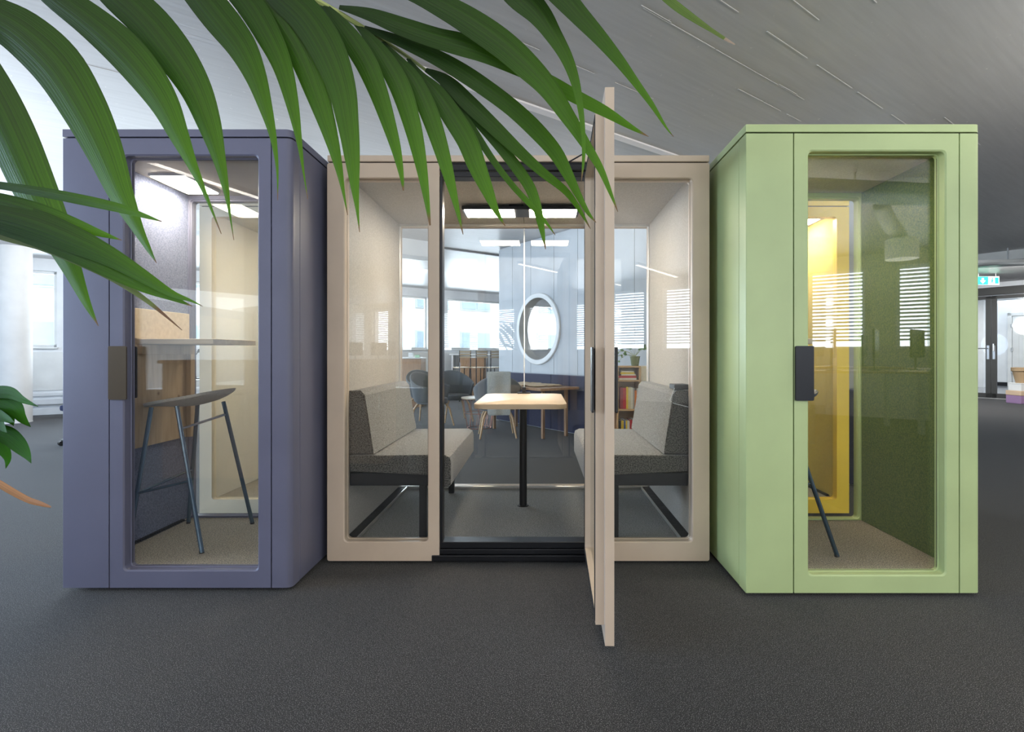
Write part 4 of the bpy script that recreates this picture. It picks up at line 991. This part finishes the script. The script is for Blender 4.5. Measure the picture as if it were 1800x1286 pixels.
lv = [
 [L(.56, .54, (-160, -60, 40), (-90, 50, 70), (-30, 150, 84), (12, 235, 88), (52, 325, 80), (92, 405, 60), (125, 475, 34), (150, 530, 16), (173, 573, 1))],
 [L(.58, .50, (-110, -60, 30), (-40, 8, 62), (30, 52, 84), (92, 110, 92), (140, 185, 84), (178, 262, 68), (209, 338, 46), (240, 400, 22), (262, 440, 9), (275, 462, 1))],
 [L(.58, .52, (20, -75, 30), (85, -18, 48), (150, 30, 60), (206, 78, 68), (252, 130, 64), (286, 180, 52), (312, 235, 36), (335, 285, 20), (360, 340, 8), (389, 411, 1))],
 [L(.59, .53, (130, -80, 30), (190, -25, 60), (250, 28, 70), (298, 86, 70), (338, 148, 58), (364, 212, 44), (383, 275, 25), (396, 330, 12), (404, 378, 4), (411, 422, 1))],
 [L(.60, .54, (290, -75, 30), (335, -30, 56), (378, 22, 62), (420, 76, 54), (446, 128, 40), (464, 182, 26), (479, 238, 13), (487, 295, 5), (488, 352, 1))],
 [L(.61, .55, (360, -70, 26), (405, -30, 44), (440, 10, 50), (470, 60, 46), (494, 112, 36), (512, 178, 24), (525, 245, 11), (533, 300, 4), (541, 350, 1))],
 [L(.61, .56, (410, -50, 20), (452, -18, 46), (492, 32, 56), (528, 92, 50), (555, 160, 42), (578, 230, 28), (594, 290, 15), (603, 335, 6), (611, 378, 1))],
 [L(.60, .55, (450, -45, 24), (490, -15, 56), (535, 25, 64), (572, 82, 64), (598, 150, 52), (611, 220, 38), (618, 275, 28), (623, 325, 16), (628, 370, 6), (632, 408, 1))],
 [L(.62, .60, (566, 6, 10), (590, 34, 26), (616, 68, 38), (643, 110, 40), (664, 160, 34), (682, 214, 26), (696, 262, 18), (705, 305, 9), (709, 335, 2))],
 [L(.63, .62, (622, 40, 5), (645, 62, 18), (675, 102, 34), (701, 148, 38), (719, 200, 34), (734, 260, 26), (746, 325, 15), (756, 396, 3))],
 [L(.64, .63, (672, 72, 5), (694, 100, 18), (724, 136, 30), (749, 185, 34), (768, 238, 30), (784, 292, 23), (798, 345, 13), (814, 412, 1))],
 [L(.65, .63, (716, 102, 6), (738, 130, 14), (766, 162, 32), (796, 205, 38), (821, 246, 38), (838, 290, 33), (857, 335, 22), (872, 370, 11), (888, 397, 1))],
 [L(.66, .64, (776, 145, 8), (800, 180, 13), (832, 228, 14), (868, 283, 12), (903, 328, 11), (935, 362, 10), (958, 388, 6), (976, 413, 1))],
 [L(.66, .66, (775, 140, 8), (810, 180, 16), (848, 222, 18), (880, 258, 20), (910, 296, 21), (931, 328, 20), (943, 360, 17), (951, 395, 12), (959, 438, 1))],
 [L(.65, .65, (748, 122, 8), (785, 142, 24), (822, 178, 30), (868, 222, 27), (917, 269, 21), (955, 303, 17), (992, 333, 13), (1014, 361, 9), (1038, 402, 1))],
 [L(.63, .64, (640, 48, 8), (700, 70, 20), (760, 96, 28), (810, 124, 32), (855, 154, 32), (900, 188, 31), (941, 226, 31), (976, 266, 27), (998, 305, 20), (1018, 345, 12), (1034, 374, 7), (1048, 391, 1))],
 [L(.61, .60, (600, 14, 6), (660, 32, 18), (720, 58, 28), (780, 86, 36), (835, 112, 40), (880, 136, 38), (925, 166, 30))] if False else [L(.62, .60, (596, 12, 8), (650, 24, 24), (705, 44, 34), (765, 64, 38), (812, 76, 42), (855, 92, 36), (903, 115, 28), (960, 140, 27), (1015, 170, 25), (1064, 195, 20), (1108, 222, 10), (1140, 240, 1))],
 [L(.60, .58, (640, -40, 20), (720, -20, 36), (790, 14, 46), (840, 44, 52), (885, 76, 52), (925, 112, 48), (963, 152, 38), (998, 203, 28), (1028, 250, 19), (1055, 295, 13), (1073, 338, 7), (1086, 372, 1))],
 [L(.58, .57, (800, -110, 20), (865, -60, 44), (912, -15, 56), (948, 22, 44), (972, 58, 32), (994, 96, 24), (1009, 135, 18), (1019, 180, 12), (1025, 230, 8), (1026, 275, 6), (1022, 318, 1))],
 [L(.56, .55, (860, -130, 20), (925, -70, 40), (980, -18, 44), (1022, 28, 36), (1058, 68, 28), (1090, 107, 21), (1116, 142, 15), (1145, 182, 10), (1170, 222, 4), (1184, 240, 1))],
]
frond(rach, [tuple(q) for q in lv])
# upper frond, only leaf ends show at the top
frond([Vector((-1.12, .62, .85)), Vector((-1.0, .58, 1.5)), P(-100, -300, .56), P(400, -420, .56), P(800, -330, .56), P(1000, -220, .56)],
      [(L(.52, .50, (1010, -190, 8), (1090, -90, 14), (1155, -20, 15), (1190, 10, 17), (1222, 33, 13), (1250, 52, 8), (1275, 68, 6), (1292, 78, 2)), leaf_half)])
# lower frond at the left
frond([Vector((-1.12, .62, .80)), Vector((-1.02, .60, 1.10)), P(-420, 330, .50), P(-200, 345, .47), P(-100, 355, .46)],
      [(L(.46, .45, (-120, 318, 14), (-30, 322, 13), (60, 335, 17), (130, 348, 19), (200, 363, 17), (250, 378, 9), (284, 389, 1)),),
       (L(.46, .46, (-110, 340, 20), (-20, 350, 30), (60, 372, 36), (120, 392, 28), (170, 408, 14), (214, 422, 1)),),
       (L(.46, .45, (-120, 350, 20), (-30, 372, 44), (50, 392, 56), (120, 418, 50), (190, 450, 36), (250, 485, 24), (300, 515, 13), (335, 528, 5), (356, 538, 1)),),
       (L(.46, .46, (-120, 362, 20), (-20, 385, 40), (60, 415, 36), (140, 450, 32), (200, 478, 30), (255, 503, 24), (300, 522, 12), (338, 538, 1)),),
       (L(.47, .47, (-100, 372, 20), (-10, 400, 36), (70, 425, 30), (140, 458, 20), (200, 490, 13), (260, 530, 8), (320, 580, 1)), leaf_pale)])
frond([Vector((-1.13, .62, .75)), Vector((-1.0, .58, .98)), P(-260, 720, .48), P(-120, 760, .46)],
      [(L(.46, .44, (-115, 765, 6), (-60, 812, 10), (0, 852, 14), (45, 877, 12), (70, 885, 9), (90, 891, 3)), leaf_dry)])

mon = thing('monstera_plant', 'dark green leafy houseplant reaching in at the lower left edge', 'plant', (-.78, .55, 0)); mb = Vector((-.78, .55, 0))
g = B(); lathe(g, [(.09, 0), (.12, .20), (.13, .20), (.13, .22), (.11, .22), (.10, .19), (0, .19)], 24); obj('pot', g, paint('terracotta', (.38, .16, .09), .7), mon, smooth=True)
g = B(); tube(g, [(0, 0, .18), (.02, 0, .6), P(-120, 760, .56)-mb], [.012, .01, .008], 8); stm = obj('stem', g, rachis_m, mon, smooth=True)
ml = [((-120, 760, 4), (-70, 712, 14), (-20, 692, 22), (15, 690, 22), (40, 703, 12), (67, 714, 1)),
      ((-120, 760, 4), (-60, 720, 30), (-10, 706, 44), (22, 716, 34), (38, 735, 18), (54, 750, 1)),
      ((-120, 760, 4), (-50, 728, 20), (-5, 725, 28), (15, 735, 20), (24, 748, 1)),
      ((-120, 765, 4), (-50, 745, 20), (-8, 742, 26), (5, 752, 14), (12, 760, 1)),
      ((-120, 770, 4), (-40, 758, 20), (5, 764, 34), (30, 781, 32), (46, 798, 18), (55, 814, 1)),
      ((-120, 775, 4), (-50, 768, 20), (-10, 775, 26), (4, 790, 24), (12, 806, 14), (10, 823, 1)),
      ((-120, 762, 4), (-60, 730, 16), (-15, 728, 24), (10, 735, 14), (25, 742, 1))]
for k, pts in enumerate(ml):
    c_ = catmull(L(.56-.01*(k % 3), .50+.02*(k % 3), *pts), 5)
    g = B(); leaf_mesh(g, [P(x, y, z)-mb for x, y, w_, z in c_], [max(.0006, w_*z/F) for x, y, w_, z in c_], .2); obj('leaf', g, mon_m, mon)
